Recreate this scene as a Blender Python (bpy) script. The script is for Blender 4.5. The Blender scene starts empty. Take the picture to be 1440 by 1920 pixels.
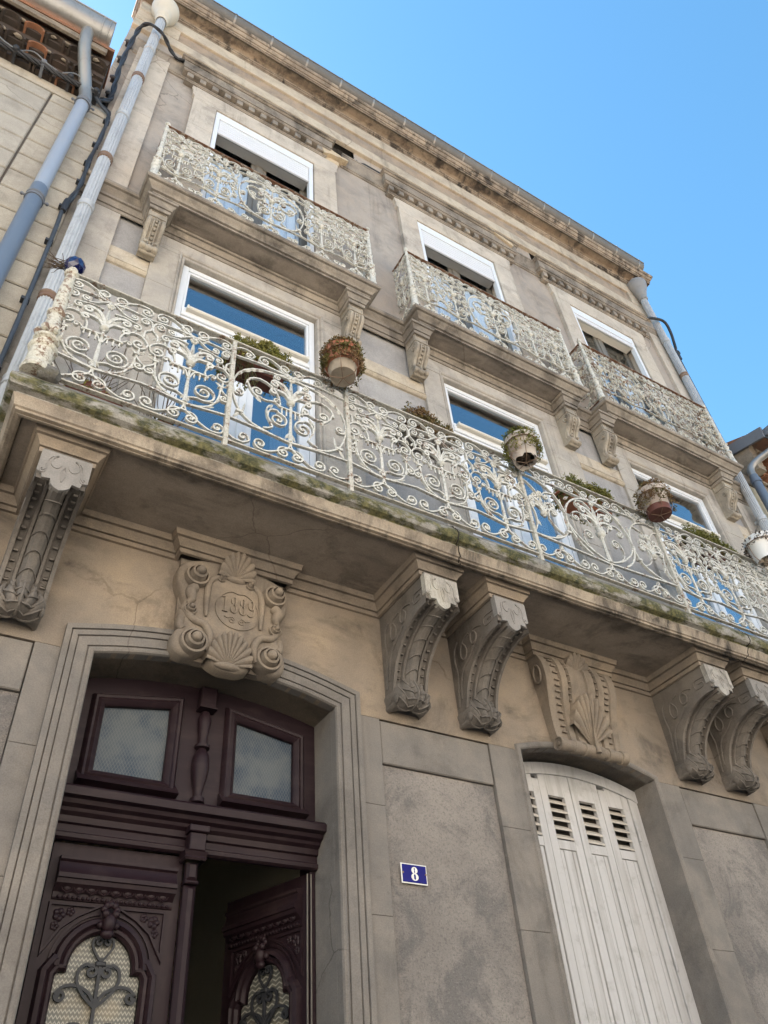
import bpy, bmesh, math, random
from mathutils import Vector, Matrix
R = math.radians
PI = math.pi
random.seed(8)
SC = bpy.context.scene
COL = SC.collection

# ------------------------------------------------------------------ camera
cam_data = bpy.data.cameras.new('camera')
cam = bpy.data.objects.new('camera', cam_data)
COL.objects.link(cam)
cam_data.sensor_fit = 'VERTICAL'
cam_data.sensor_height = 36.0
cam_data.lens = 36.0 * 1458.363 / 1920.0
cam_data.clip_start = 0.05
cam_data.clip_end = 900.0
cam.location = (0.0, -3.5, 1.6)
cam.rotation_euler = (R(132.78894629), R(3.95908742), R(-30.83722771))
SC.camera = cam

# ------------------------------------------------------------------ sky, sun, exposure
SUN_ELEV, SUN_ROT = 46.0, -30.0          # behind the house, a little to the left
world = bpy.data.worlds.new('World')
SC.world = world
world.use_nodes = True
wn = world.node_tree
bg = wn.nodes['Background']
sky = wn.nodes.new('ShaderNodeTexSky')
sky.sky_type = 'NISHITA'
sky.sun_disc = False
sky.sun_elevation = R(SUN_ELEV)
sky.sun_rotation = R(SUN_ROT)
sky.altitude = 150.0
sky.air_density = 1.0
sky.dust_density = 0.3
sky.ozone_density = 1.0
grade = wn.nodes.new('ShaderNodeHueSaturation')      # the same richer blue in every direction
grade.inputs['Hue'].default_value = 0.485
grade.inputs['Saturation'].default_value = 1.2
grade.inputs['Value'].default_value = 1.1
wn.links.new(sky.outputs['Color'], grade.inputs['Color'])
wn.links.new(grade.outputs['Color'], bg.inputs['Color'])
bg.inputs['Strength'].default_value = 0.05
sun_data = bpy.data.lights.new('sun', 'SUN')
sun_data.energy = 5.0
sun_data.angle = R(0.5)
sun_data.color = (1.0, 0.955, 0.90)
sun = bpy.data.objects.new('sun', sun_data)
COL.objects.link(sun)
sd = Vector((math.sin(R(SUN_ROT)) * math.cos(R(SUN_ELEV)), math.cos(R(SUN_ROT)) * math.cos(R(SUN_ELEV)), math.sin(R(SUN_ELEV))))
sun.rotation_euler = sd.to_track_quat('Z', 'Y').to_euler()
sun.location = (-8, 20, 40)
vs = SC.view_settings
vs.view_transform = 'Standard'
vs.look = 'None'
vs.gamma = 1.0
vs.use_curve_mapping = False
vs.exposure = 2.86

# ------------------------------------------------------------------ materials
class NT:
    def __init__(s, name):
        s.m = bpy.data.materials.new(name)
        s.m.use_nodes = True
        s.t = s.m.node_tree
        s.b = s.t.nodes['Principled BSDF']
        s.pos = s.t.nodes.new('ShaderNodeNewGeometry').outputs['Position']
    def n(s, kind, **kw):
        x = s.t.nodes.new(kind)
        for k, v in kw.items():
            setattr(x, k, v)
        return x
    def l(s, a, b):
        s.t.links.new(a, b)
    def val(s, sock, v):
        if hasattr(v, 'links'):
            s.l(v, sock)
        else:
            sock.default_value = v
    def mapping(s, sc, off=(0, 0, 0)):
        x = s.n('ShaderNodeMapping')
        x.inputs['Scale'].default_value = sc
        x.inputs['Location'].default_value = off
        s.l(s.pos, x.inputs['Vector'])
        return x.outputs['Vector']
    def noise(s, sc, det=5.0, rough=0.55, vec=None, dist=0.0):
        x = s.n('ShaderNodeTexNoise')
        x.inputs['Scale'].default_value = sc
        x.inputs['Detail'].default_value = det
        x.inputs['Roughness'].default_value = rough
        x.inputs['Distortion'].default_value = dist
        s.l(vec if vec is not None else s.pos, x.inputs['Vector'])
        return x.outputs['Fac']
    def ramp(s, fac, lo, hi):
        x = s.n('ShaderNodeMapRange')
        x.interpolation_type = 'SMOOTHSTEP'
        x.inputs['From Min'].default_value = lo
        x.inputs['From Max'].default_value = hi
        s.l(fac, x.inputs['Value'])
        return x.outputs['Result']
    def mul(s, a, b, op='MULTIPLY'):
        x = s.n('ShaderNodeMath', operation=op)
        s.val(x.inputs[0], a)
        s.val(x.inputs[1], b)
        return x.outputs[0]
    def mix(s, f, a, b, mode='MIX'):
        x = s.n('ShaderNodeMix', data_type='RGBA', blend_type=mode)
        s.val(x.inputs[0], f)
        for i, v in ((6, a), (7, b)):
            if hasattr(v, 'links'):
                s.l(v, x.inputs[i])
            else:
                x.inputs[i].default_value = (v[0], v[1], v[2], 1)
        return x.outputs[2]
    def bump(s, h, strength, dist=0.01, prev=None):
        x = s.n('ShaderNodeBump')
        x.inputs['Strength'].default_value = strength
        x.inputs['Distance'].default_value = dist
        s.l(h, x.inputs['Height'])
        if prev is not None:
            s.l(prev, x.inputs['Normal'])
        return x.outputs['Normal']
    def out(s, col, rough=0.9, normal=None, spec=0.3, metal=0.0):
        s.val(s.b.inputs['Base Color'], col if hasattr(col, 'links') else (col[0], col[1], col[2], 1))
        s.val(s.b.inputs['Roughness'], rough)
        s.b.inputs['Specular IOR Level'].default_value = spec
        s.b.inputs['Metallic'].default_value = metal
        if normal is not None:
            s.l(normal, s.b.inputs['Normal'])
        return s.m

def stone(name, a, b, c, grime=0.5, gcol=(0.06, 0.052, 0.045), streak=(6, 6, 0.5), lo=0.52, hi=0.72, bumps=0.35, moss=0.0, moss_lo=0.5, pale=0.25, rough_scale=1.0):
    t = NT(name)
    a, b, c = [(q[0] * 1.02, q[1] * 1.015, q[2] * 1.01) for q in (a, b, c)]
    n1 = t.ramp(t.noise(0.9, 7, 0.62), 0.38, 0.62)
    n2 = t.ramp(t.noise(5.0, 8, 0.68), 0.42, 0.62)
    n3 = t.ramp(t.noise(2.1, 7, 0.66, t.mapping((1, 1, 1), (5, 3, 8)), 0.7), 0.44, 0.62)
    col = t.mix(n1, a, b)
    col = t.mix(t.mul(n2, 0.6), col, c)
    col = t.mix(t.mul(n3, 0.32), col, (c[0] * .72, c[1] * .72, c[2] * .74))
    st = t.ramp(t.noise(1.0, 7, 0.66, t.mapping(streak), 0.5), lo, hi)
    st = t.mul(st, t.ramp(t.noise(1.7, 5, 0.62, t.mapping((1, 1, 1), (11, 5, 8))), 0.34, 0.60))
    blot = t.ramp(t.noise(2.9, 8, 0.7, t.mapping((1, 1, 1), (3, 7, 1)), 0.4), 0.50, 0.66)
    g = t.mul(t.mul(st, 0.95), t.mul(blot, 0.6), 'ADD')
    col = t.mix(t.mul(g, min(grime * 1.15, 1.0)), col, gcol)
    spk = t.ramp(t.noise(34.0, 6, 0.75, t.mapping((1, 1, 1), (2, 2, 6))), 0.60, 0.70)
    col = t.mix(t.mul(spk, 0.30 + 0.25 * grime), col, (c[0] * .55, c[1] * .53, c[2] * .52))
    pl = t.ramp(t.noise(13.0, 8, 0.7, t.mapping((1, 1, 1), (9, 2, 5))), 0.62, 0.72)
    col = t.mix(t.mul(pl, pale), col, (min(a[0] * 1.55, .75), min(a[1] * 1.5, .72), min(a[2] * 1.4, .66)))
    fine = t.noise(150.0 * rough_scale, 3, 0.7)
    med = t.noise(26.0 * rough_scale, 6, 0.65)
    col = t.mix(t.ramp(fine, 0.3, 0.7), t.mix(1.0, col, (0.80, 0.79, 0.78), 'MULTIPLY'), col)
    vo = t.n('ShaderNodeTexVoronoi', feature='DISTANCE_TO_EDGE')
    vo.inputs['Scale'].default_value = 0.9
    wv = t.n('ShaderNodeVectorMath', operation='ADD')
    nz = t.n('ShaderNodeTexNoise'); nz.inputs['Scale'].default_value = 2.2; nz.inputs['Detail'].default_value = 7.0
    t.l(t.pos, nz.inputs['Vector']); t.l(t.pos, wv.inputs[0])
    sv = t.n('ShaderNodeVectorMath', operation='SCALE'); sv.inputs['Scale'].default_value = 0.28; t.l(nz.outputs['Color'], sv.inputs[0]); t.l(sv.outputs[0], wv.inputs[1]); t.l(wv.outputs[0], vo.inputs['Vector'])
    crk = t.mul(t.ramp(vo.outputs['Distance'], 0.005, 0.0015), t.ramp(t.noise(0.8, 2, 0.5, t.mapping((1, 1, 1), (17, 4, 3))), 0.54, 0.60))
    col = t.mix(t.mul(crk, 0.5), col, (c[0] * .3, c[1] * .28, c[2] * .27))
    if moss:
        ms = t.ramp(t.noise(3.6, 8, 0.7, t.mapping((1.3, 3, 3), (1, 1, 2))), moss_lo, moss_lo + 0.14)
        mcol = t.mix(t.ramp(t.noise(22, 6, .7), .35, .65), (0.030, 0.036, 0.014), (0.155, 0.14, 0.055))
        col = t.mix(t.mul(ms, moss), col, mcol)
    h = t.mul(t.mul(fine, 0.35), t.mul(med, 0.9), 'ADD')
    h = t.mul(h, t.mul(t.noise(7.0, 5, 0.6), 1.3), 'ADD')
    nn = t.bump(h, bumps, 0.014)
    return t.out(col, 0.92, nn, 0.2)

M = {}
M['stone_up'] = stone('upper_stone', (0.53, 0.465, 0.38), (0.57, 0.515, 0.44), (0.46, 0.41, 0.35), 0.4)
M['stone_trim'] = stone('trim_stone', (0.37, 0.325, 0.265), (0.30, 0.262, 0.215), (0.24, 0.21, 0.178), 0.55, streak=(3, 3, 1.5), lo=0.44, hi=0.62, pale=.4)
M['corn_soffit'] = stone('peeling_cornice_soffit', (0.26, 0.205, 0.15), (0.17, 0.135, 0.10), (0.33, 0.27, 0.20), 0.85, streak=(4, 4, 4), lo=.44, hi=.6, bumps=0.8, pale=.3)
M['stone_corn'] = stone('cornice_stone', (0.42, 0.355, 0.275), (0.33, 0.275, 0.215), (0.24, 0.20, 0.16), 0.85, streak=(7, 7, 2), lo=0.44, hi=0.62)
M['stone_band'] = stone('pale_band_stone', (0.56, 0.495, 0.39), (0.51, 0.445, 0.345), (0.42, 0.365, 0.30), 0.4)
M['frieze'] = stone('frieze_render', (0.42, 0.325, 0.235), (0.34, 0.28, 0.22), (0.26, 0.225, 0.19), 0.4, pale=0.1)
M['render_up'] = stone('upper_render', (0.375, 0.32, 0.265), (0.40, 0.355, 0.305), (0.33, 0.30, 0.27), 0.35, bumps=0.2, pale=0.12)
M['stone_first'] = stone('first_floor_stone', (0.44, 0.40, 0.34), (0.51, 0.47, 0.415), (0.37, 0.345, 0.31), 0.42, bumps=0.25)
M['render_first'] = stone('first_floor_render', (0.36, 0.345, 0.33), (0.40, 0.385, 0.365), (0.32, 0.31, 0.30), 0.28, bumps=0.2, pale=0.1)
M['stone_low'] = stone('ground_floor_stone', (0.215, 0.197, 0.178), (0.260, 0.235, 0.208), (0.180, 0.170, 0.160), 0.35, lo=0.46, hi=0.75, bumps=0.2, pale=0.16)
M['frieze_low'] = stone('ground_frieze_stone', (0.355, 0.285, 0.21), (0.225, 0.195, 0.165), (0.29, 0.24, 0.19), 0.6, streak=(1.1, 1.1, 2.4), lo=0.44, hi=0.66, bumps=0.25, pale=0.2)
M['carved'] = stone('carved_stone', (0.245, 0.205, 0.165), (0.30, 0.245, 0.185), (0.19, 0.165, 0.14), 0.5, bumps=0.15, pale=0.12)
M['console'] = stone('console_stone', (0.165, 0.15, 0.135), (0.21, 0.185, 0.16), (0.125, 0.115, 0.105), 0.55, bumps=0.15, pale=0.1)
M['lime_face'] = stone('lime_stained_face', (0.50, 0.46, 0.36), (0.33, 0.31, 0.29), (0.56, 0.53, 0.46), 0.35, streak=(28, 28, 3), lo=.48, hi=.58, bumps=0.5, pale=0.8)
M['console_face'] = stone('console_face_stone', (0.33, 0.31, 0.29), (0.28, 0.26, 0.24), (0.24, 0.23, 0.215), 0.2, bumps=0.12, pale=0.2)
M['bracket'] = stone('bracket_stone', (0.44, 0.39, 0.31), (0.38, 0.335, 0.27), (0.27, 0.24, 0.20), 0.6, lo=.46, hi=.66, bumps=0.2)
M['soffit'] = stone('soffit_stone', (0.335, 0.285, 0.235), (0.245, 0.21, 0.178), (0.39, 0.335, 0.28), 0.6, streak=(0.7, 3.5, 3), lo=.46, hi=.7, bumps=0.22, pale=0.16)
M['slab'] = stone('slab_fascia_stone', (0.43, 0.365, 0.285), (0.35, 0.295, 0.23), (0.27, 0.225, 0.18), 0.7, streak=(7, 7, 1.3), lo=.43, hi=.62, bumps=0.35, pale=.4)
M['slab_moss'] = stone('mossy_slab_stone', (0.36, 0.345, 0.31), (0.29, 0.28, 0.255), (0.42, 0.40, 0.36), 0.6, bumps=0.9, moss=0.92, moss_lo=0.395, pale=0.5)
M['slab_top'] = stone('weathered_slab_stone', (0.21, 0.20, 0.185), (0.15, 0.145, 0.135), (0.31, 0.30, 0.275), 0.7, streak=(5, 5, 3), bumps=1.0, moss=0.45, moss_lo=0.52, pale=0.6)
M['broken'] = stone('broken_stone', (0.55, 0.45, 0.30), (0.60, 0.50, 0.36), (0.45, 0.36, 0.25), 0.1, bumps=0.8)
M['void'] = stone('hollow_shade_and_crack', (0.035, 0.03, 0.026), (0.05, 0.043, 0.036), (0.03, 0.028, 0.025), 0.3, bumps=0.6, pale=0.05)  # near-black tone puts the hollows' shade into the colour; cracks share it

def roughcast():
    t = NT('roughcast_render')
    n1 = t.ramp(t.noise(1.6, 6, 0.6), 0.35, 0.65)
    col = t.mix(n1, (0.285, 0.256, 0.232), (0.385, 0.342, 0.305))
    dk = t.ramp(t.noise(3.4, 8, 0.72, t.mapping((1, 1, 1), (4, 4, 4)), 0.5), 0.47, 0.62)
    col = t.mix(t.mul(dk, 0.65), col, (0.165, 0.158, 0.155))
    col = t.mix(t.mul(t.ramp(t.noise(38, 4, 0.7), 0.55, 0.75), 0.35), col, (0.42, 0.39, 0.35))
    col = t.mix(t.mul(t.ramp(t.noise(95, 5, 0.8), 0.50, 0.62), 0.55), col, (0.13, 0.125, 0.12))
    col = t.mix(t.mul(t.ramp(t.noise(120, 4, 0.8, t.mapping((1, 1, 1), (3, 9, 2))), 0.56, 0.68), 0.5), col, (0.50, 0.46, 0.42))
    h1 = t.noise(40, 7, 0.8)
    h2 = t.noise(150, 3, 0.7)
    nn = t.bump(t.mul(h1, t.mul(h2, 0.4), 'ADD'), 0.9, 0.02)
    return t.out(col, 0.95, nn, 0.1)
M['roughcast'] = roughcast()

def iron(name, rust, base=(0.56, 0.545, 0.49), lo=0.56):
    t = NT(name)
    n = t.noise(14, 8, 0.72)
    n2 = t.noise(70, 6, 0.7)
    col = t.mix(t.ramp(n2, 0.35, 0.7), base, (base[0] * .74, base[1] * .73, base[2] * .66))
    gr = t.ramp(t.noise(30, 6, 0.7, t.mapping((1, 1, 1), (5, 1, 3))), 0.5, 0.68)
    col = t.mix(t.mul(gr, 0.62), col, (0.165, 0.15, 0.11))
    r = t.ramp(t.mul(t.mul(n, 0.7), t.mul(n2, 0.3), 'ADD'), lo, lo + 0.07)
    rc = t.mix(n2, (0.085, 0.04, 0.022), (0.21, 0.10, 0.05))
    col = t.mix(t.mul(r, rust), col, rc)
    return t.out(col, 0.62, t.bump(n2, 0.4, 0.004), 0.35)
M['iron'] = iron('flaking_white_iron', 0.75, (0.60, 0.595, 0.565), lo=0.535)
M['iron_up'] = iron('cream_white_iron', 0.85, (0.64, 0.615, 0.55), lo=0.54)
M['iron_rail'] = iron('rusty_rail_iron', 0.85, (0.52, 0.50, 0.45), lo=0.535)
M['iron_rust'] = iron('rusted_iron', 1.0, (0.36, 0.30, 0.24), lo=0.43)
M['iron_post'] = iron('rusting_post_iron', 0.85, (0.60, 0.57, 0.49), lo=0.505)

def paint(name, col, worn, amount=0.3, rough=0.55, sc=(2, 2, 18), bump=0.2, spec=0.4):
    t = NT(name)
    n = t.noise(1.0, 6, 0.65, t.mapping(sc))
    n2 = t.noise(9.0, 7, 0.7)
    c = t.mix(t.mul(t.ramp(n, 0.45, 0.75), amount), col, worn)
    c = t.mix(t.mul(t.ramp(n2, 0.52, 0.7), amount * 0.8), c, worn)
    return t.out(c, rough, t.bump(t.mul(n, n2, 'ADD'), bump, 0.006), spec)
M['door'] = paint('aubergine_door_paint', (0.0175, 0.0085, 0.0115), (0.044, 0.030, 0.029), 0.45, 0.5, spec=0.22)
M['door_v'] = paint('aubergine_stile_paint', (0.0175, 0.0085, 0.0115), (0.044, 0.030, 0.029), 0.45, 0.5, (14, 14, 1), spec=0.22)
M['shutter'] = paint('grey_white_shutter_paint', (0.50, 0.49, 0.485), (0.31, 0.295, 0.275), 0.7, 0.7, (16, 16, 0.8))
M['louvre'] = paint('louvre_paint', (0.50, 0.46, 0.40), (0.34, 0.30, 0.25), 0.5, 0.7)
M['pvc'] = paint('white_window_frame', (0.68, 0.70, 0.72), (0.56, 0.57, 0.57), 0.25, 0.35, bump=0.02)
M['pvc_warm'] = paint('cream_blind_box', (0.62, 0.58, 0.50), (0.5, 0.46, 0.4), 0.3, 0.5, bump=0.02)
M['roller'] = paint('white_roller_slat', (0.60, 0.62, 0.65), (0.50, 0.51, 0.53), 0.25, 0.4, bump=0.02)
M['olive'] = paint('olive_wood_casement', (0.15, 0.14, 0.12), (0.09, 0.08, 0.068), 0.5, 0.6, (12, 12, 1))
M['zinc'] = paint('zinc_sheet', (0.30, 0.295, 0.28), (0.19, 0.175, 0.15), 0.6, 0.42, (1, 1, 1))
M['zinc'].node_tree.nodes['Principled BSDF'].inputs['Metallic'].default_value = 0.55
M['gutter'] = paint('dull_gutter_zinc', (0.125, 0.125, 0.12), (0.20, 0.19, 0.17), 0.5, 0.6, (1, 1, 1))
M['zinc_dark'] = paint('slate_grey_zinc', (0.15, 0.16, 0.18), (0.10, 0.105, 0.115), 0.5, 0.5, (1, 1, 1))
M['pipe_blue'] = paint('blue_grey_pipe', (0.27, 0.315, 0.385), (0.33, 0.335, 0.34), 0.45, 0.42, (5, 5, .6), 0.03)
M['pipe_dark'] = paint('dark_blue_pipe', (0.115, 0.15, 0.205), (0.17, 0.19, 0.22), 0.4, 0.4, (5, 5, .6), 0.03)
M['cast_pipe'] = paint('fluted_cast_pipe', (0.42, 0.44, 0.46), (0.24, 0.25, 0.265), 0.65, 0.55, (11, 11, 0.8), 0.1)
M['cast_cream'] = paint('cream_cast_hopper', (0.55, 0.51, 0.42), (0.35, 0.32, 0.27), 0.5, 0.5, (3, 3, 1), 0.06)
M['cast_grey'] = paint('grey_cast_hopper', (0.25, 0.245, 0.24), (0.16, 0.155, 0.15), 0.5, 0.45, (3, 3, 1), 0.06)
M['rustband'] = paint('rusty_collar', (0.16, 0.095, 0.06), (0.30, 0.25, 0.2), 0.6, 0.7)
M['cable'] = paint('black_cable', (0.022, 0.023, 0.026), (0.06, 0.06, 0.065), 0.5, 0.6, (3, 3, 3), 0.05)
M['cable_blue'] = paint('grey_blue_cable', (0.04, 0.05, 0.065), (0.09, 0.10, 0.115), 0.5, 0.55, (3, 3, 3), 0.05)
M['steel'] = paint('steel', (0.35, 0.35, 0.35), (0.25, 0.2, 0.16), 0.4, 0.4)
M['terracotta'] = paint('terracotta', (0.30, 0.105, 0.055), (0.42, 0.26, 0.18), 0.6, 0.85, (5, 5, 5))
M['tile'] = paint('canal_tile_clay', (0.26, 0.115, 0.06), (0.11, 0.075, 0.05), 0.85, 0.9, (3, 3, 3), 0.4)
M['tile_dark'] = paint('sooty_canal_tile', (0.050, 0.038, 0.030), (0.105, 0.068, 0.048), 0.7, 0.95, (4, 4, 4), 0.6)
M['mortar'] = stone('old_mortar', (0.30, 0.25, 0.19), (0.22, 0.18, 0.14), (0.36, 0.31, 0.24), 0.5, bumps=0.9)
M['pot_white'] = paint('chalky_white_pot', (0.46, 0.41, 0.36), (0.26, 0.14, 0.09), 0.75, 0.85, (5, 5, 5), 0.2)
M['pot_base'] = paint('stained_pot_base', (0.34, 0.285, 0.22), (0.16, 0.12, 0.09), 0.7, 0.95, (6, 6, 6), 0.3)
M['soil'] = paint('dark_soil', (0.03, 0.02, 0.014), (0.07, 0.05, 0.035), 0.6, 0.98, (8, 8, 8), 0.6)
M['trough'] = paint('brown_plastic_trough', (0.095, 0.03, 0.02), (0.15, 0.06, 0.04), 0.5, 0.6, (4, 4, 4), 0.05)
M['trough_grey'] = paint('grey_plastic_trough', (0.20, 0.18, 0.155), (0.1, 0.09, 0.08), 0.5, 0.7, (4, 4, 4), 0.05)
def leafmat(name, a, b, c):
    t = NT(name)
    col = t.mix(t.ramp(t.noise(9, 4), 0.38, 0.6), a, b)
    col = t.mix(t.ramp(t.noise(45, 3, .6, t.mapping((1, 1, 1), (2, 8, 1))), 0.5, 0.7), col, c)
    return t.out(col, 0.7, None, 0.25)
M['sedum'] = leafmat('green_sedum', (0.17, 0.18, 0.035), (0.235, 0.215, 0.06), (0.09, 0.085, 0.03))
M['sedum_red'] = leafmat('reddish_sedum', (0.13, 0.12, 0.035), (0.20, 0.115, 0.055), (0.25, 0.20, 0.10))
M['dry'] = leafmat('dry_stems', (0.11, 0.085, 0.055), (0.07, 0.05, 0.035), (0.16, 0.11, 0.08))
M['weed'] = leafmat('dark_weed', (0.05, 0.055, 0.02), (0.10, 0.095, 0.035), (0.03, 0.025, 0.018))
M['curtain'] = paint('white_curtain', (0.82, 0.84, 0.87), (0.66, 0.69, 0.74), 0.4, 0.9, (20, 20, .3), 0.05)
M['block'] = stone('cream_wall_block', (0.48, 0.44, 0.365), (0.43, 0.39, 0.32), (0.37, 0.335, 0.28), 0.28, bumps=0.15)
M['block_grey'] = stone('pale_wall_block', (0.45, 0.415, 0.35), (0.41, 0.38, 0.325), (0.36, 0.335, 0.29), 0.25, bumps=0.15)
M['joint'] = stone('dark_joint', (0.12, 0.10, 0.085), (0.15, 0.13, 0.11), (0.10, 0.09, 0.08), 0.3, bumps=0.3)
M['cream_wall'] = stone('cream_painted_wall', (0.56, 0.495, 0.36), (0.52, 0.455, 0.325), (0.48, 0.42, 0.31), 0.15, bumps=0.1)
M['hall'] = paint('hall_wall_paint', (0.60, 0.57, 0.47), (0.5, 0.47, 0.38), 0.4, 0.9, (1, 1, 1), 0.05)
M['room'] = paint('room_wall_paint', (0.30, 0.29, 0.28), (0.24, 0.23, 0.22), 0.4, 0.9, (1, 1, 1), 0.05)
M['roof'] = M['tile']
M['housing_shade'] = paint('shaded_blind_housing', (0.20, 0.195, 0.185), (0.14, 0.135, 0.13), 0.4, 0.7, bump=0.02)  # grey with the underside shade of two blind boxes put into the colour
M['asphalt'] = stone('asphalt', (0.05, 0.05, 0.05), (0.06, 0.058, 0.055), (0.04, 0.04, 0.04), 0.2, bumps=0.5)
M['paving'] = stone('paving_stone', (0.30, 0.28, 0.25), (0.26, 0.245, 0.22), (0.22, 0.21, 0.19), 0.3, bumps=0.3)
M['kerb'] = stone('kerb_stone', (0.28, 0.27, 0.25), (0.32, 0.30, 0.28), (0.24, 0.23, 0.22), 0.3, bumps=0.3)
M['earth'] = stone('ground_earth', (0.20, 0.17, 0.13), (0.24, 0.20, 0.15), (0.16, 0.14, 0.1), 0.3, bumps=0.3)
M['facade_ochre'] = stone('ochre_facade', (0.70, 0.66, 0.60), (0.66, 0.62, 0.56), (0.60, 0.56, 0.51), 0.2, bumps=0.1)
M['facade_cream'] = stone('cream_facade', (0.72, 0.68, 0.60), (0.68, 0.63, 0.56), (0.62, 0.57, 0.5), 0.2, bumps=0.1)
M['sign_blue'] = paint('blue_enamel', (0.006, 0.008, 0.15), (0.012, 0.015, 0.19), 0.3, 0.35, (4, 4, 4), 0.02, 0.12)
M['sign_white'] = paint('white_enamel', (0.74, 0.73, 0.70), (0.55, 0.5, 0.42), 0.3, 0.3, (9, 9, 9), 0.02, 0.5)
M['ball_glass'] = paint('cobalt_glass', (0.006, 0.008, 0.06), (0.012, 0.014, 0.12), 0.5, 0.06, (6, 6, 6), 0.0, 0.9)
M['teal'] = paint('teal_cloth', (0.01, 0.16, 0.17), (0.02, 0.2, 0.2), 0.3, 0.8)
M['paper'] = paint('faded_print', (0.16, 0.13, 0.10), (0.05, 0.06, 0.08), 0.9, 0.7, (3, 3, 9), 0.0)

def glassmat(name, tint, r0=.05, rough=0.0):
    t = NT(name)
    tr = t.n('ShaderNodeBsdfTransparent')
    tr.inputs['Color'].default_value = (tint[0], tint[1], tint[2], 1)
    gl = t.n('ShaderNodeBsdfGlossy')
    gl.inputs['Roughness'].default_value = rough
    wob = t.noise(1.7, 2, 0.5)
    gl_n = t.bump(wob, 0.05, 0.05)
    t.l(gl_n, gl.inputs['Normal'])
    geo = t.n('ShaderNodeNewGeometry')
    dot = t.n('ShaderNodeVectorMath', operation='DOT_PRODUCT')
    t.l(geo.outputs['Incoming'], dot.inputs[0]); t.l(geo.outputs['Normal'], dot.inputs[1])
    k = t.mul(1.0, t.mul(dot.outputs['Value'], 1.0, 'ABSOLUTE'), 'SUBTRACT')
    fr = t.mul(r0, t.mul(t.mul(k, 5.0, 'POWER'), 1.0 - r0), 'ADD')     # Schlick reflectance
    mx = t.n('ShaderNodeMixShader')
    t.l(fr, mx.inputs[0])
    t.l(tr.outputs[0], mx.inputs[1])
    t.l(gl.outputs[0], mx.inputs[2])
    t.l(mx.outputs[0], t.t.nodes['Material Output'].inputs['Surface'])
    return t.m
M['glass'] = glassmat('window_glass', (0.72, 0.76, 0.80), 0.36)
M['glass3'] = glassmat('old_window_glass', (0.90, 0.93, 0.95), 0.035)

def mesh_glass():
    t = NT('wired_frosted_glass')
    sx = t.n('ShaderNodeSeparateXYZ'); t.l(t.pos, sx.inputs[0])
    def lines(k, sgn):
        a = t.mul(t.mul(sx.outputs[0], 62.0), t.mul(sx.outputs[2], 34.0 * sgn), 'ADD')
        f = t.mul(a, 1.0, 'FRACT')
        d = t.mul(t.mul(f, 0.5, 'SUBTRACT'), 0.0, 'ADD')
        d = t.mul(d, 1.0, 'ABSOLUTE')
        return t.ramp(d, 0.09, 0.03)
    ln = t.mul(lines(0, 1), lines(0, -1), 'MAXIMUM')
    cl = t.ramp(t.noise(5.5, 4, 0.6), 0.35, 0.65)
    col = t.mix(cl, (0.022, 0.040, 0.065), (0.075, 0.09, 0.10))
    col = t.mix(t.mul(ln, 0.55), col, (0.17, 0.165, 0.15))
    return t.out(col, 0.45, t.bump(ln, 0.4, 0.003), 0.3)
M['mesh_glass'] = mesh_glass()
def zig_glass():
    t = NT('zigzag_pattern_glass')
    sx = t.n('ShaderNodeSeparateXYZ'); t.l(t.pos, sx.inputs[0])
    tri = t.mul(t.mul(t.mul(t.mul(sx.outputs[0], 62.0), 1.0, 'FRACT'), 0.5, 'SUBTRACT'), 1.0, 'ABSOLUTE')
    f = t.mul(t.mul(t.mul(sx.outputs[2], 48.0), t.mul(tri, 1.15), 'ADD'), 1.0, 'FRACT')
    d = t.mul(t.mul(f, 0.5, 'SUBTRACT'), 1.0, 'ABSOLUTE')
    ln = t.ramp(d, 0.22, 0.10)
    col = t.mix(ln, (0.10, 0.10, 0.085), (0.34, 0.325, 0.275))
    col = t.mix(t.mul(t.ramp(t.noise(7, 4), 0.5, 0.7), 0.3), col, (0.33, 0.25, 0.14))
    return t.out(col, 0.4, t.bump(ln, 0.5, 0.003), 0.5)
M['zig_glass'] = zig_glass()

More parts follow.
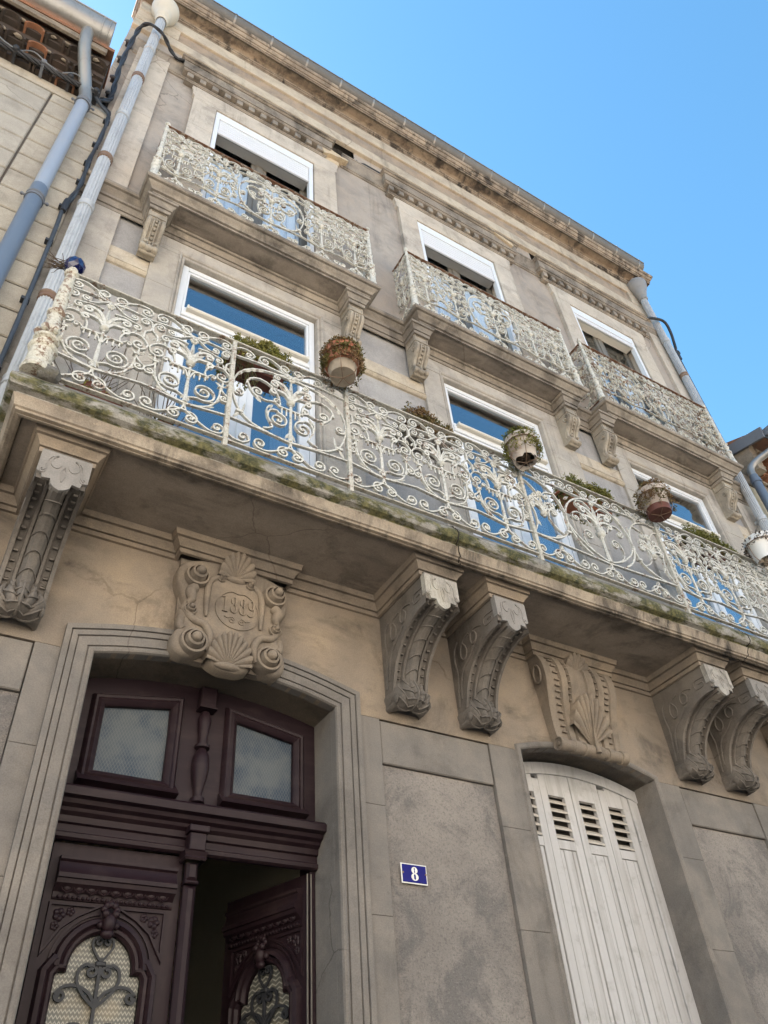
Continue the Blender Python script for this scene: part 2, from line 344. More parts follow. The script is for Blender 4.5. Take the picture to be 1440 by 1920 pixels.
# ------------------------------------------------------------------ mesh helpers
class MB:
    def __init__(s):
        s.v = []; s.f = []; s.m = []; s.cur = 0
    def add(s, vs, fs, mi=None):
        o = len(s.v)
        s.v.extend([tuple(p) for p in vs])
        for f in fs:
            s.f.append(tuple(i + o for i in f)); s.m.append(s.cur if mi is None else mi)
        return s
    def box(s, x0, x1, y0, y1, z0, z1, mi=None):
        return s.add([(x0, y0, z0), (x1, y0, z0), (x1, y1, z0), (x0, y1, z0), (x0, y0, z1), (x1, y0, z1), (x1, y1, z1), (x0, y1, z1)],
                     [(0, 1, 2, 3), (4, 7, 6, 5), (0, 4, 5, 1), (1, 5, 6, 2), (2, 6, 7, 3), (3, 7, 4, 0)], mi)
    def bev(s, x0, x1, y0, y1, z0, z1, b=0.004, mi=None):
        # box whose front (y0, towards the street) has a chamfer
        return s.add([(x0, y1, z0), (x1, y1, z0), (x1, y1, z1), (x0, y1, z1), (x0, y0 + b, z0), (x1, y0 + b, z0), (x1, y0 + b, z1), (x0, y0 + b, z1),
                      (x0 + b, y0, z0 + b), (x1 - b, y0, z0 + b), (x1 - b, y0, z1 - b), (x0 + b, y0, z1 - b)],
                     [(0, 3, 2, 1), (0, 1, 5, 4), (1, 2, 6, 5), (2, 3, 7, 6), (3, 0, 4, 7), (4, 5, 9, 8), (5, 6, 10, 9), (6, 7, 11, 10), (7, 4, 8, 11), (8, 9, 10, 11)], mi)
    def prism(s, poly, y0, y1, mi=None, axis='y'):
        n = len(poly)
        if axis == 'y':
            vs = [(a, y0, b) for a, b in poly] + [(a, y1, b) for a, b in poly]
        elif axis == 'x':
            vs = [(y0, a, b) for a, b in poly] + [(y1, a, b) for a, b in poly]
        else:
            vs = [(a, b, y0) for a, b in poly] + [(a, b, y1) for a, b in poly]
        fs = [tuple(range(n)), tuple(range(2 * n - 1, n - 1, -1))]
        fs += [(i, (i + 1) % n, n + (i + 1) % n, n + i) for i in range(n)]
        return s.add(vs, fs, mi)
    def grid(s, rows, closed=False, mi=None):
        nr, nc = len(rows), len(rows[0])
        vs = [p for r in rows for p in r]
        fs = []
        for i in range(nr - 1):
            for j in range(nc - (0 if closed else 1)):
                k = (j + 1) % nc
                fs.append((i * nc + j, i * nc + k, (i + 1) * nc + k, (i + 1) * nc + j))
        return s.add(vs, fs, mi)
    def tube(s, pts, r, n=6, mi=None, caps=True):
        pts = [Vector(p) for p in pts]
        rr = r if isinstance(r, (list, tuple)) else [r] * len(pts)
        rows = []
        ref = None
        for i, p in enumerate(pts):
            d = (pts[min(i + 1, len(pts) - 1)] - pts[max(i - 1, 0)])
            if d.length < 1e-9: d = Vector((0, 0, 1))
            d.normalize()
            if ref is None:
                ref = Vector((0, 1, 0)) if abs(d.y) < 0.9 else Vector((1, 0, 0))
            a = (ref - d * ref.dot(d))
            if a.length < 1e-6: a = d.orthogonal()
            a.normalize(); ref = a
            b = d.cross(a)
            rows.append([tuple(p + (a * math.cos(2 * PI * k / n) + b * math.sin(2 * PI * k / n)) * rr[i]) for k in range(n)])
        s.grid(rows, True, mi)
        if caps:
            for row in (rows[0], rows[-1]):
                s.add(row, [tuple(range(n))], mi)
        return s
    def bar(s, pts, w, d, y=0.0, mi=None, taper=0.0):
        # flat bar following a planar curve in the x-z plane; w in the plane, d across it
        s.nb = getattr(s, 'nb', 0) + 1
        d = d * (1 - 0.022 * (s.nb % 13)); y = y + 0.0003 * (s.nb % 5)
        n = len(pts); rows = []
        for i in range(n):
            ax, az = pts[max(i - 1, 0)]; bx, bz = pts[min(i + 1, n - 1)]
            dx, dz = bx - ax, bz - az
            L = math.hypot(dx, dz) or 1.0
            nx, nz = -dz / L, dx / L
            k = w / 2 * (1 - taper * i / max(n - 1, 1))
            x, z = pts[i]
            rows.append([(x + nx * k, y - d / 2, z + nz * k), (x + nx * k, y + d / 2, z + nz * k), (x - nx * k, y + d / 2, z - nz * k), (x - nx * k, y - d / 2, z - nz * k)])
        s.grid(rows, True, mi)
        s.add(rows[0], [(0, 1, 2, 3)], mi); s.add(rows[-1], [(3, 2, 1, 0)], mi)
        return s
    def lathe(s, prof, c=(0, 0, 0), n=14, mi=None, axis='z'):
        rows = []
        for r, h in prof:
            row = []
            for k in range(n):
                a = 2 * PI * k / n
                if axis == 'z': row.append((c[0] + r * math.cos(a), c[1] + r * math.sin(a), c[2] + h))
                elif axis == 'y': row.append((c[0] + r * math.cos(a), c[1] + h, c[2] + r * math.sin(a)))
                else: row.append((c[0] + h, c[1] + r * math.cos(a), c[2] + r * math.sin(a)))
            rows.append(row)
        return s.grid(rows, True, mi)
    def ball(s, c, r, n=8, m=5, mi=None, sc=(1, 1, 1)):
        rows = []
        for i in range(m + 1):
            t = PI * i / m
            rows.append([(c[0] + r * sc[0] * math.sin(t) * math.cos(2 * PI * k / n), c[1] + r * sc[1] * math.sin(t) * math.sin(2 * PI * k / n), c[2] + r * sc[2] * math.cos(t)) for k in range(n)])
        return s.grid(rows, True, mi)
    def sweep(s, path, prof, mats=None, fn=None, caps=True, closed=False):
        # profile (offset outwards, height) along a plan path, mitred corners
        fn = fn or (lambda a, b, h: (a, b, h))
        n = len(path); rows = []
        def nrm(i):
            (ax, ay), (bx, by) = path[i], path[(i + 1) % n]
            L = math.hypot(bx - ax, by - ay) or 1.0
            return ((by - ay) / L, -(bx - ax) / L)
        for i in range(n):
            if closed: n1, n2 = nrm((i - 1) % n), nrm(i)
            else:
                n1 = nrm(max(i - 1, 0)); n2 = nrm(min(i, n - 2))
            k = 1 + n1[0] * n2[0] + n1[1] * n2[1]
            k = max(k, 0.15)
            mx, my = (n1[0] + n2[0]) / k, (n1[1] + n2[1]) / k
            rows.append([fn(path[i][0] + mx * o, path[i][1] + my * o, h) for o, h in prof])
        np_ = len(prof)
        if closed: rows.append(rows[0])
        for i in range(len(rows) - 1):
            for j in range(np_ - 1):
                s.add([rows[i][j], rows[i + 1][j], rows[i + 1][j + 1], rows[i][j + 1]], [(0, 1, 2, 3)], (mats[j] if mats else None))
        if caps and not closed:
            s.add(rows[0], [tuple(range(np_))]); s.add(rows[-1], [tuple(range(np_ - 1, -1, -1))])
        return s
    def mirror(s, cx=0.0):
        n = len(s.v)
        s.v += [(2 * cx - x, y, z) for x, y, z in s.v]
        s.f += [tuple(i + n for i in reversed(f)) for f in s.f]
        s.m += list(s.m)
        return s
    def xf(s, mat):
        s.v = [tuple(mat @ Vector(p)) for p in s.v]
        return s
    def join(s, o, mat=None):
        vs = o.v if mat is None else [tuple(mat @ Vector(p)) for p in o.v]
        n = len(s.v)
        s.v += vs; s.f += [tuple(i + n for i in f) for f in o.f]; s.m += o.m
        return s
    def mesh(s, name, mats, smooth=True, weld=True, angle=38):
        me = bpy.data.meshes.new(name)
        me.from_pydata(s.v, [], s.f)
        mats = mats if isinstance(mats, (list, tuple)) else [mats]
        for m in mats: me.materials.append(m)
        me.polygons.foreach_set('material_index', s.m)
        bm = bmesh.new(); bm.from_mesh(me)
        if weld: bmesh.ops.remove_doubles(bm, verts=bm.verts, dist=1e-5)
        bmesh.ops.recalc_face_normals(bm, faces=bm.faces)
        bm.to_mesh(me); bm.free()
        if smooth:
            me.polygons.foreach_set('use_smooth', [True] * len(me.polygons))
            me.set_sharp_from_angle(angle=R(angle))
        return me
    def build(s, name, mats, parent=None, smooth=True, weld=True, angle=38):
        return link(name, s.mesh(name, mats, smooth, weld, angle), parent)

def link(name, me, parent=None, loc=None, rot=None):
    o = bpy.data.objects.new(name, me)
    COL.objects.link(o)
    if parent is not None:
        o.parent = parent
        if 'world_xyz' in parent and loc is None:
            o.matrix_parent_inverse = Matrix.Translation(-parent.location)
    if loc is not None: o.location = loc
    if rot is not None: o.rotation_euler = rot
    return o
def tag(o, label, cat, group=None, kind=None):
    if label: o['label'] = label
    if cat: o['category'] = cat
    if group: o['group'] = group
    if kind: o['kind'] = kind
    return o
def thing(name, label, cat, loc=(0, 0, 0), group=None, world_coords=True, rot=None):
    o = bpy.data.objects.new(name, None)
    COL.objects.link(o)
    o.empty_display_size = 0.2
    o.location = loc
    if rot is not None: o.rotation_euler = rot
    if world_coords: o['world_xyz'] = 1
    return tag(o, label, cat, group)
def kids(o):
    return [c for c in o.children]
def arc_pts(x0, x1, zs, zc, n=16):
    # segmental arch from (x0,zs) over (mid,zc) to (x1,zs)
    h = zc - zs; w = (x1 - x0) / 2; r = (w * w + h * h) / (2 * h); cx = (x0 + x1) / 2; cz = zc - r
    a = math.asin(w / r)
    return [(cx + r * math.sin(-a + 2 * a * i / n), cz + r * math.cos(-a + 2 * a * i / n)) for i in range(n + 1)]
def cr(pts, k=4):
    # Catmull-Rom through points
    out = []
    n = len(pts)
    for i in range(n - 1):
        p0 = pts[max(i - 1, 0)]; p1 = pts[i]; p2 = pts[i + 1]; p3 = pts[min(i + 2, n - 1)]
        for j in range(k):
            t = j / k
            out.append(tuple(0.5 * ((2 * p1[d]) + (-p0[d] + p2[d]) * t + (2 * p0[d] - 5 * p1[d] + 4 * p2[d] - p3[d]) * t * t + (-p0[d] + 3 * p1[d] - 3 * p2[d] + p3[d]) * t ** 3) for d in range(len(p1))))
    out.append(tuple(pts[-1]))
    return out
def spiral(cx, cz, r, a0, turns, r1=None, per=12):
    r1 = r * 0.22 if r1 is None else r1
    n = max(4, int(abs(turns) * per))
    return [(cx + (r + (r1 - r) * (i / n) ** 0.85) * math.cos(R(a0) + 2 * PI * turns * i / n), cz + (r + (r1 - r) * (i / n) ** 0.85) * math.sin(R(a0) + 2 * PI * turns * i / n)) for i in range(n + 1)]

def grooves(pr, hs, depth=.016, w=.007):
    """cut narrow quirks into a moulding profile at the given heights"""
    out = []
    for i in range(len(pr) - 1):
        (o0, h0), (o1, h1) = pr[i], pr[i + 1]
        out.append(pr[i])
        for h in hs:
            if h0 < h and h + w < h1:
                f = lambda q: o0 + (o1 - o0) * (q - h0) / (h1 - h0)
                out += [(f(h), h), (f(h) - depth, h + w * .15), (f(h + w) - depth, h + w * .85), (f(h + w), h + w)]
    out.append(pr[-1])
    return out
# ================================================================== setting
def setting():
    b = MB(); b.box(-60, 60, -60, 60, -0.6, -0.16); tag(b.build('ground', M['earth']), None, None, None, 'structure')
    b = MB(); b.box(-55, 55, -6.6, -1.5, -0.158, -0.12); tag(b.build('road', M['asphalt']), None, None, None, 'structure')
    b = MB(); b.box(-55, 55, -1.35, -0.02, -0.158, 0.0); tag(b.build('pavement', M['paving']), None, None, None, 'structure')
    b = MB(); b.box(-55, 55, -8.4, -6.75, -0.158, 0.0); tag(b.build('pavement', M['paving']), None, None, None, 'structure')
    b = MB(); b.box(-55, 55, -1.499, -1.352, -0.158, 0.004); b.box(-55, 55, -6.748, -6.601, -0.158, 0.004)
    tag(b.build('kerb', M['kerb']), None, None, None, 'structure')
setting()

# the houses across the street (they only show as reflections and as warm light)
def opposite(x0, x1, h, mat, label):
    t = thing('street_house', label, 'house', ((x0 + x1) / 2, -8.42, 0), 'houses across the street')
    n = max(2, int((x1 - x0) / 2.6)); st = int(h // 3.1)
    w = MB(); w.box(x0, x1, -15, -8.42, 0, h)
    wall = w.build('wall', mat, t)
    for i in range(n):
        cx = x0 + (i + 0.5) * (x1 - x0) / n
        for k in range(st):
            z0 = 1.0 + k * 3.1
            f = MB(); f.box(cx - .6, cx + .6, -8.42, -8.36, z0 - .08, z0); f.box(cx - .6, cx - .5, -8.42, -8.37, z0, z0 + 1.9); f.box(cx + .5, cx + .6, -8.42, -8.37, z0, z0 + 1.9); f.box(cx - .6, cx + .6, -8.42, -8.36, z0 + 1.9, z0 + 2.0)
            wd = f.build('window', M['stone_band'], t)
            p = MB(); p.box(cx - .5, cx + .5, -8.419, -8.40, z0, z0 + 1.9); p.build('pane', M['olive'], wd)
    r = MB(); r.prism([(-15.3, h), (-8.0, h), (-8.0, h + .12), (-11.6, h + 1.6), (-15.3, h + .12)], x0 + .01, x1 - .01, axis='x')
    r.build('roof', M['roof'], t)
opposite(-14, -4.6, 8.6, M['facade_cream'], 'low cream house across the street left of the viewer')
opposite(-4.58, 5.2, 9.4, M['facade_ochre'], 'tall ochre house across the street behind the viewer')
opposite(5.22, 16, 8.2, M['facade_cream'], 'low cream house across the street right of the viewer')

# ================================================================== the townhouse
HX0, HX1 = -0.47, 8.02
CEN = [1.263, 3.886, 6.40]
house = thing('stone_townhouse', 'tall stone townhouse with three rows of openings, carved consoles and a blue number eight', 'house', (3.8, 0, 0))

def shell():
    b = MB()
    b.box(HX0, HX0 + .3, .36, 8, 0, 13.0); b.box(HX1 - .3, HX1, .36, 8, 0, 13.0)
    b.box(HX0 + .3, HX1 - .3, 7.7, 8, 0, 13.0)
    b.box(HX0 + .3, HX1 - .3, .36, 7.7, 4.62, 4.85); b.box(HX0 + .3, HX1 - .3, .36, 7.7, 7.98, 8.16); b.box(HX0 + .3, HX1 - .3, .36, 7.7, 11.4, 11.6)
    b.box(HX0 + .3, HX1 - .3, .36, 7.7, -.02, .05)
    b.box(HX0 + .3, HX1 - .3, 3.6, 3.8, 4.85, 7.98); b.box(HX0 + .3, HX1 - .3, 3.6, 3.8, 8.16, 11.4)
    for x in (2.5, 5.15):
        b.box(x, x + .12, .36, 7.7, .05, 4.62); b.box(x, x + .12, .36, 3.6, 4.85, 7.98); b.box(x, x + .12, .36, 3.6, 8.16, 11.4)
    b.build('inner_wall', M['room'], house)
    r = MB(); r.prism([(-.12, 13.05), (8.1, 13.05), (8.1, 13.1), (4.0, 14.6), (-.12, 13.22)], HX0, HX1, axis='x')
    r.build('roof', M['roof'], house)
shell()

# ---- ground floor wall: piers of stacked stone, recessed rough-cast panels, frieze
DX0, DX1, ZS, ZC = .587, 1.939, 3.80, 3.892
WX = [(3.284, 4.486), (5.80, 7.00)]
BAYS = [(.31, 2.235, DX0, DX1, 0.0), (3.032, 4.738, 3.284, 4.486, .95), (5.545, 7.25, 5.80, 7.00, .95)]
PANELS = [(HX0, .31), (2.235, 3.032), (4.738, 5.545), (7.25, HX1)]
ZL = 3.795      # top of the piers, foot of the frieze
def ground_wall():
    b = MB()
    # frieze with arched cuts over the openings
    x = HX0
    for (b0, b1, o0, o1, sill) in BAYS:
        b.box(x, o0, 0.0, .36, ZL, 4.64)
        pts = arc_pts(o0, o1, ZS, ZC, 18)
        poly = [(o0, 4.64)] + [(o0, ZL)] + pts[0:] + [(o1, ZL), (o1, 4.64)]
        b.prism(poly, 0.0, .30)
        x = o1
    b.box(x, HX1, 0.0, .36, ZL, 4.64)
    fr = b.build('frieze', M['frieze_low'], house, angle=30)
    c = MB()
    for (b0, b1, o0, o1, sill) in BAYS:
        c.box(b0 + .02, o0 - .001, .02, .36, 0, ZL - .002); c.box(o1 + .001, b1 - .02, .02, .36, 0, ZL - .002)
        if sill: c.box(o0 - .001, o1 + .001, .02, .36, 0, sill)
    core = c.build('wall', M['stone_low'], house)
    for (b0, b1, o0, o1, sill) in BAYS:
        for (p0, p1) in ((b0, o0 - .004), (o1 + .004, b1)):
            z = 0.0; k = 0
            hs = [.55, .62, .50, .60, .46, .55, .52]
            while z < ZL - .01:
                z1 = min(z + hs[k % 7], ZL)
                if ZL - z1 < .2: z1 = ZL
                s = MB(); s.bev(p0, p1, 0.0, .3, z + .0008, z1 - .0008, .002)
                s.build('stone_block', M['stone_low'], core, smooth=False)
                z = z1; k += 1
        if sill:
            s = MB(); s.bev(o0 + .001, o1 - .001, .012, .3, 0, sill - .12); s.build('stone_block', M['stone_low'], core, smooth=False)
            s = MB(); s.bev(o0 - .08, o1 + .08, -.07, .22, sill - .118, sill, .01); s.build('window_sill', M['stone_low'], house, smooth=False)
    for (p0, p1) in PANELS:
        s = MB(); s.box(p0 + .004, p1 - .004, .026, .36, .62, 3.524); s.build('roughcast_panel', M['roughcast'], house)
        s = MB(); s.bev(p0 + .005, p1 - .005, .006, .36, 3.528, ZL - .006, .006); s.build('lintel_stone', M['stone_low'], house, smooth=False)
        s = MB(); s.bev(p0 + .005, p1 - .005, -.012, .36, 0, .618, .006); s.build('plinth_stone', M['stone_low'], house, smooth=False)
ground_wall()

def arch_path(o0, o1, zb):
    return [(o0, zb)] + arc_pts(o0, o1, ZS, ZC, 14) + [(o1, zb)]
def door_surround():
    # concentric bands round the doorway, stepping in towards the opening
    pth = arch_path(DX0, DX1, 0.0)
    fn = lambda a, b, h: (a, h, b)
    pr = [(0.0, .05), (0.0, -.004), (.006, -.016), (.018, -.020), (.030, -.014), (.034, -.003), (.038, -.003), (.040, -.014), (.088, -.016), (.091, -.006), (.094, -.006), (.096, -.019), (.122, -.021), (.125, -.010), (.128, -.010), (.130, -.025), (.156, -.026), (.157, -.0005)]
    pr = [(-o, d) for o, d in pr]
    b = MB(); b.sweep(pth, pr, fn=fn, caps=False)
    b.build('door_surround', M['stone_low'], house, angle=25)
    for (o0, o1) in WX:
        pr = [(0.0, .07), (0.0, -.006), (.008, -.014), (.02, -.017), (.034, -.012), (.040, -.003), (.043, -.0005)]
        b = MB(); b.sweep(arch_path(o0, o1, .95), [(-o, d) for o, d in pr], fn=fn, caps=False)
        b.build('window_surround', M['stone_low'], house, angle=25)
    # reveals and arch soffits, each of three voussoirs above
    for (o0, o1, zb) in ((DX0, DX1, 0.0), (3.284, 4.486, .95), (5.80, 7.0, .95)):
        a = arc_pts(o0, o1, ZS, ZC, 18)
        for i0, i1 in ((0, 5), (5, 13), (13, 18)):
            s = MB(); seg = a[i0:i1 + 1]
            s.prism(seg + [(x, z + .05) for x, z in reversed(seg)], .049, .34)
            s.build('voussoir', M['stone_low'], house, angle=30)
        s = MB(); s.box(o0 - .05, o0 + .0005, .048, .34, zb, ZS + .0); s.box(o1 - .0005, o1 + .05, .048, .34, zb, ZS)
        s.build('reveal', M['stone_low'], house)
door_surround()

# ---- bed mould under the balcony, breaking out round the consoles and keystones
CONS = [(.062, .302), (2.283, 2.527), (2.818, 3.062), (4.760, 5.015), (5.265, 5.520), (7.45, 7.70)]
def bed_mould():
    path = [(HX0, 0.0)]
    def brk(a, b, d): path.extend([(a, 0.0), (a, -d), (b, -d), (b, 0.0)])
    items = [(c[0], c[1], .50) for c in CONS] + [(.93, 1.605, .075), (3.51, 4.235, .085), (6.05, 6.75, .085)]
    for a, b_, d in sorted(items): brk(a, b_, d)
    path.append((HX1, 0.0))
    pr = [(0, 4.44), (.010, 4.445), (.012, 4.475), (.020, 4.482), (.024, 4.50), (.040, 4.53), (.046, 4.545), (.048, 4.562), (.058, 4.568), (.060, 4.590), (.066, 4.612), (0, 4.612)]
    zm = lambda z: 4.512 + (z - 4.432) * (4.640 - 4.512) / .180
    pr = [(0, 4.432), (.016, 4.436), (.018, 4.474), (.004, 4.477), (.004, 4.486), (.022, 4.489), (.026, 4.505), (.042, 4.535), (.050, 4.548), (.036, 4.551), (.036, 4.559), (.058, 4.563), (.060, 4.592), (.068, 4.612), (0, 4.612)]
    b = MB(); b.sweep(path, [(o, zm(z)) for o, z in pr])
    b.build('bed_moulding', M['frieze_low'], house, angle=28)
bed_mould()

# ---- big balcony slab
SX0, SX1, SY = -.075, 7.86, -.585
def big_slab():
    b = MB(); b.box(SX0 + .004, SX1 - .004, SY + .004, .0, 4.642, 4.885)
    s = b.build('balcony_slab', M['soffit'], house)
    pr = [(0, 4.618), (0.002, 4.600), (.014, 4.590), (.028, 4.590), (.028, 4.593), (.016, 4.596), (.018, 4.606), (.040, 4.610), (.042, 4.626), (.052, 4.632), (.058, 4.668), (.072, 4.708), (.060, 4.7135), (.062, 4.7265),
          (.098, 4.738), (.109, 4.756), (.113, 4.778), (.110, 4.802), (.099, 4.820), (.088, 4.826), (.088, 4.838), (.078, 4.846), (.072, 4.866), (.050, 4.884), (.0, 4.889)]
    pr = [(o, z if z > 4.71 else 4.612 + (z - 4.590) * (4.71 - 4.612) / .12) for o, z in pr]
    pr[0] = (0, 4.645)
    n = len(pr) - 1
    mats = [0] * (n - 12) + [1] * 7 + [2] * 5
    path = [(SX0, 0.0)]
    # slight unevenness of the old stone along the front
    rnd = random.Random(3)
    x = SX0
    path.append((SX0, SY))
    while x < SX1 - .5:
        x += .33
        path.append((x, SY + rnd.uniform(-.004, .004)))
    path += [(SX1, SY), (SX1, 0.0)]
    e = MB(); e.sweep(path, pr, mats)
    e.build('slab_edge', [M['slab'], M['slab_moss'], M['slab_top']], s, angle=30)
    # cracks through the edge above two consoles
    for cx, sd_ in ((2.46, 1), (5.20, -1)):
        k = MB(); r2 = random.Random(int(cx * 10))
        pts = [(cx, 4.885)]
        for (o, h) in pr[::-1][2:]:
            pts.append((o, h))
        row = []
        xx = cx
        for (o, h) in pr[::-1][1:]:
            xx += r2.uniform(-.010, .012) * 1.0
            row.append((xx, SY - o - .0025, h))
        k.tube(row, .0045, 4)
        k.build('crack', M['void'], s)
    # lumps of mortar round the foot of the corner post
    r3 = random.Random(5)
    k = MB()
    for i in range(9):
        k.ball((-.06 + r3.uniform(-.035, .05), -.665 + r3.uniform(-.02, .06), 4.875 + r3.uniform(-.015, .03)), r3.uniform(.03, .055), 7, 5, sc=(1, 1, r3.uniform(.6, 1)))
    k.build('mortar_lump', M['slab_top'], s)
big_slab()

# ---- big consoles
def ribbon(path2, o, w, x0, x1, fn):
    pass
ARC = cr([(.525, 4.315), (.44, 4.312), (.35, 4.288), (.255, 4.235), (.175, 4.155), (.125, 4.07), (.098, 3.985), (.075, 3.92), (.035, 3.872)], 4)
def console_meshes(w):
    h = w / 2
    def at(p, z, off, x):
        return (x, -p, z)
    # offset curve along the underside
    def curve(off):
        out = []
        for i, (p, z) in enumerate(ARC):
            a = ARC[max(i - 1, 0)]; c = ARC[min(i + 1, len(ARC) - 1)]
            dp, dz = c[0] - a[0], c[1] - a[1]
            L = math.hypot(dp, dz)
            # normal pointing out and down, away from the body
            out.append((p + dz / L * off, z - dp / L * off))
        return [(p, z) for p, z in out]
    body = MB()
    inner = curve(.020)
    poly = [(-0.0, 4.53), (-.53, 4.53)] + [(-p, z) for p, z in inner] + [(0.0, 3.86)]
    body.prism([(a, z) for a, z in poly], -h + .006, h - .006, axis='x')
    # cross section of the underside: fillet, tick channel, fillet, roll
    sec = [(-1, 0.03), (-1, -.012), (-.84, -.012), (-.82, .014), (-.52, .014), (-.50, -.008), (-.38, -.008), (-.36, .006), (-.30, -.012), (-.18, -.034), (0, -.042)]
    sec = sec + [(-a, o) for a, o in reversed(sec[:-1])]
    rows = []
    for a, o in sec:
        cv = curve(o)
        rows.append([(a * h, -p, z) for p, z in cv])
    body.grid(rows)
    # ticks in the channels, ribs on the roll
    cv = curve(.008); cr_ = curve(-.043)
    N = len(ARC)
    ticks = MB()
    for i in range(2, N - 7, 2):
        p, z = cv[i]; q, zq = cv[i + 1]
        for sgn in (-1, 1):
            x0, x1 = sorted((sgn * .80 * h, sgn * .62 * h))
            dp, dz = q - p, zq - z; L = math.hypot(dp, dz); dp *= .007 / L; dz *= .007 / L
            ticks.add([(x0, -p, z), (x1, -p, z), (x1, -p - dp, z + dz), (x0, -p - dp, z + dz)] , [(0, 1, 2, 3)], 0)
            nx, nz = -dz / .007 * .012, dp / .007 * .012
            ticks.add([(x0, -(p - nx * -1), z - nz), (x1, -(p - nx * -1), z - nz), (x1, -p, z), (x0, -p, z)], [(0, 1, 2, 3)], 0)
            ticks.box(x0, x1, -p - .006, -p + .006, z - .006, z + .006, 0)
    for i in range(3, N - 8, 4):
        pts = []
        for k in range(-5, 6):
            a = k / 5
            off = -.046 + .036 * a * a
            q = min(i + 1.8 * a * a, N - 1.001); ii = int(q); q -= ii
            cvk = curve(off)
            pts.append((a * .34 * h, -(cvk[ii][0] * (1 - q) + cvk[ii + 1][0] * q), cvk[ii][1] * (1 - q) + cvk[ii + 1][1] * q))
        ticks.tube(pts, .0045, 4, 0)
    # leaf foot
    leaf = MB()
    base = cr([(.150, 4.095), (.128, 4.112), (.108, 4.085), (.118, 4.03), (.150, 3.965), (.168, 3.915), (.158, 3.872), (.115, 3.846), (.07, 3.842)], 4)
    wid = cr([(.12,), (.22,), (.34,), (.55,), (.86,), (1.0,), (1.0,), (.92,), (.85,)], 4)
    rows = []
    for i, (p, z) in enumerate(base):
        row = []; v = i / (len(base) - 1)
        for k in range(-16, 17):
            u = k / 16
            ww = wid[i][0] * h
            flute = .040 * (abs(math.sin((abs(u) * 2.3 + v * 2.6) * PI)) ** .7 - .6) * min(1, abs(u) * 5) * (1 if v > .18 else 0) * (1 - max(0, (v - .72) / .28))
            rib = .014 * math.exp(-(u / .10) ** 2)
            lobe = .007 * math.sin((v * 9 - abs(u)) * PI) * abs(u) ** 3
            row.append(((u * ww) * (1 + lobe * 6), -(p - .055 * u * u * min(1, v * 2.2) + flute + rib), z + .018 * u * u * (1 - v)))
        rows.append([(row[0][0], 0.0, row[0][2])] + row + [(row[-1][0], 0.0, row[-1][2])])
    leaf.grid(rows)
    def on_leaf(u, v):
        i = min(max(v, 0), .999) * (len(rows) - 1); j = (min(max(u, -1), .999) + 1) / 2 * 32 + 1
        i0, j0 = int(i), int(j); fi, fj = i - i0, j - j0
        P = [Vector(rows[i0 + q][j0 + w_]) * (fi if q else 1 - fi) * (fj if w_ else 1 - fj) for q in (0, 1) for w_ in (0, 1)]
        p = P[0] + P[1] + P[2] + P[3]
        return (p.x, p.y - .004, p.z)
    for sgn in (-1, 1):
        for k in range(6):
            v0, v1 = .97 - .115 * k, .80 - .125 * k
            pts = [on_leaf(sgn * (.06 + .88 * t), v0 + (v1 - v0) * t ** 1.6 + .05 * math.sin(PI * t)) for t in [q / 7 for q in range(8)]]
            leaf.tube(pts, [.0035, .0055, .007, .0075, .0075, .007, .006, .004], 5)
    leaf.tube([on_leaf(0, q / 10) for q in range(2, 11)], .007, 5)
    leaf.ball((0, -.150, 4.098), .024, 8, 6, sc=(1.5, .8, .8))
    for sgn in (-1, 1):
        leaf.lathe([(0, -.012), (.018, -.012), (.030, 0), (.018, .012), (0, .012)], (sgn * h * .93, -.105, 3.885), 10, axis='x')
    # front face with incised scroll
    face = MB(); zc = 4.47
    # stepped lower edge hanging below the tip
    fp = [(-h, 4.448), (h, 4.448), (h, 4.345), (h * .78, 4.335), (h * .74, 4.318), (h * .42, 4.322), (h * .36, 4.300), (h * .20, 4.288), (0, 4.280), (-h * .20, 4.288), (-h * .36, 4.300), (-h * .42, 4.322), (-h * .74, 4.318), (-h * .78, 4.335), (-h, 4.345)]
    fz = lambda z: 4.280 + (z - 4.280) * 1.39
    face.prism([(x, fz(z)) for x, z in fp], -.540, -.500)
    carve = MB()
    for sgn in (-1, 1):
        pts = spiral(sgn * .040, 4.400, .030, 90, sgn * -.72, .022) 
        pts = [(sgn * .098, 4.348), (sgn * .082, 4.362), (sgn * .085, 4.385)] + [(sgn * .082, 4.405)] + [(sgn * .068, 4.424)] + pts
        carve.bar(cr(pts, 3), .0055, .008, -.541)
        carve.bar(cr(spiral(sgn * .098, 4.352, .016, 180 if sgn > 0 else 0, sgn * .8, .006), 2), .005, .008, -.541)
    carve.bar([(0, 4.395), (-.011, 4.37), (-.009, 4.345), (0, 4.318)], .0045, .008, -.541)
    carve.bar([(0, 4.395), (.011, 4.37), (.009, 4.345), (0, 4.318)], .0045, .008, -.541)
    carve.v = [(x, y, fz(z)) for x, y, z in carve.v]
    # tendrils and a fret on both cheeks
    side = MB()
    for sgn in (-1, 1):
        X = sgn * (h - .003)
        def st(pts, r=.0068):
            side.tube([(X, -p, z) for p, z in cr(pts, 4)], r, 5)
        st([(.50, 4.43), (.40, 4.43), (.40, 4.37), (.47, 4.37), (.47, 4.40), (.43, 4.40)], .004)
        st([(.36, 4.40), (.30, 4.42), (.25, 4.405), (.235, 4.36), (.25, 4.325), (.285, 4.33), (.30, 4.37), (.275, 4.405)])
        st([(.225, 4.42), (.16, 4.40), (.12, 4.345), (.12, 4.29), (.145, 4.265), (.175, 4.285), (.18, 4.335), (.15, 4.385)])
        st([(.10, 4.42), (.06, 4.38), (.05, 4.30), (.06, 4.20), (.045, 4.08), (.03, 3.98)])
        st([(.26, 4.30), (.2, 4.25), (.12, 4.2), (.085, 4.12), (.07, 4.02)])
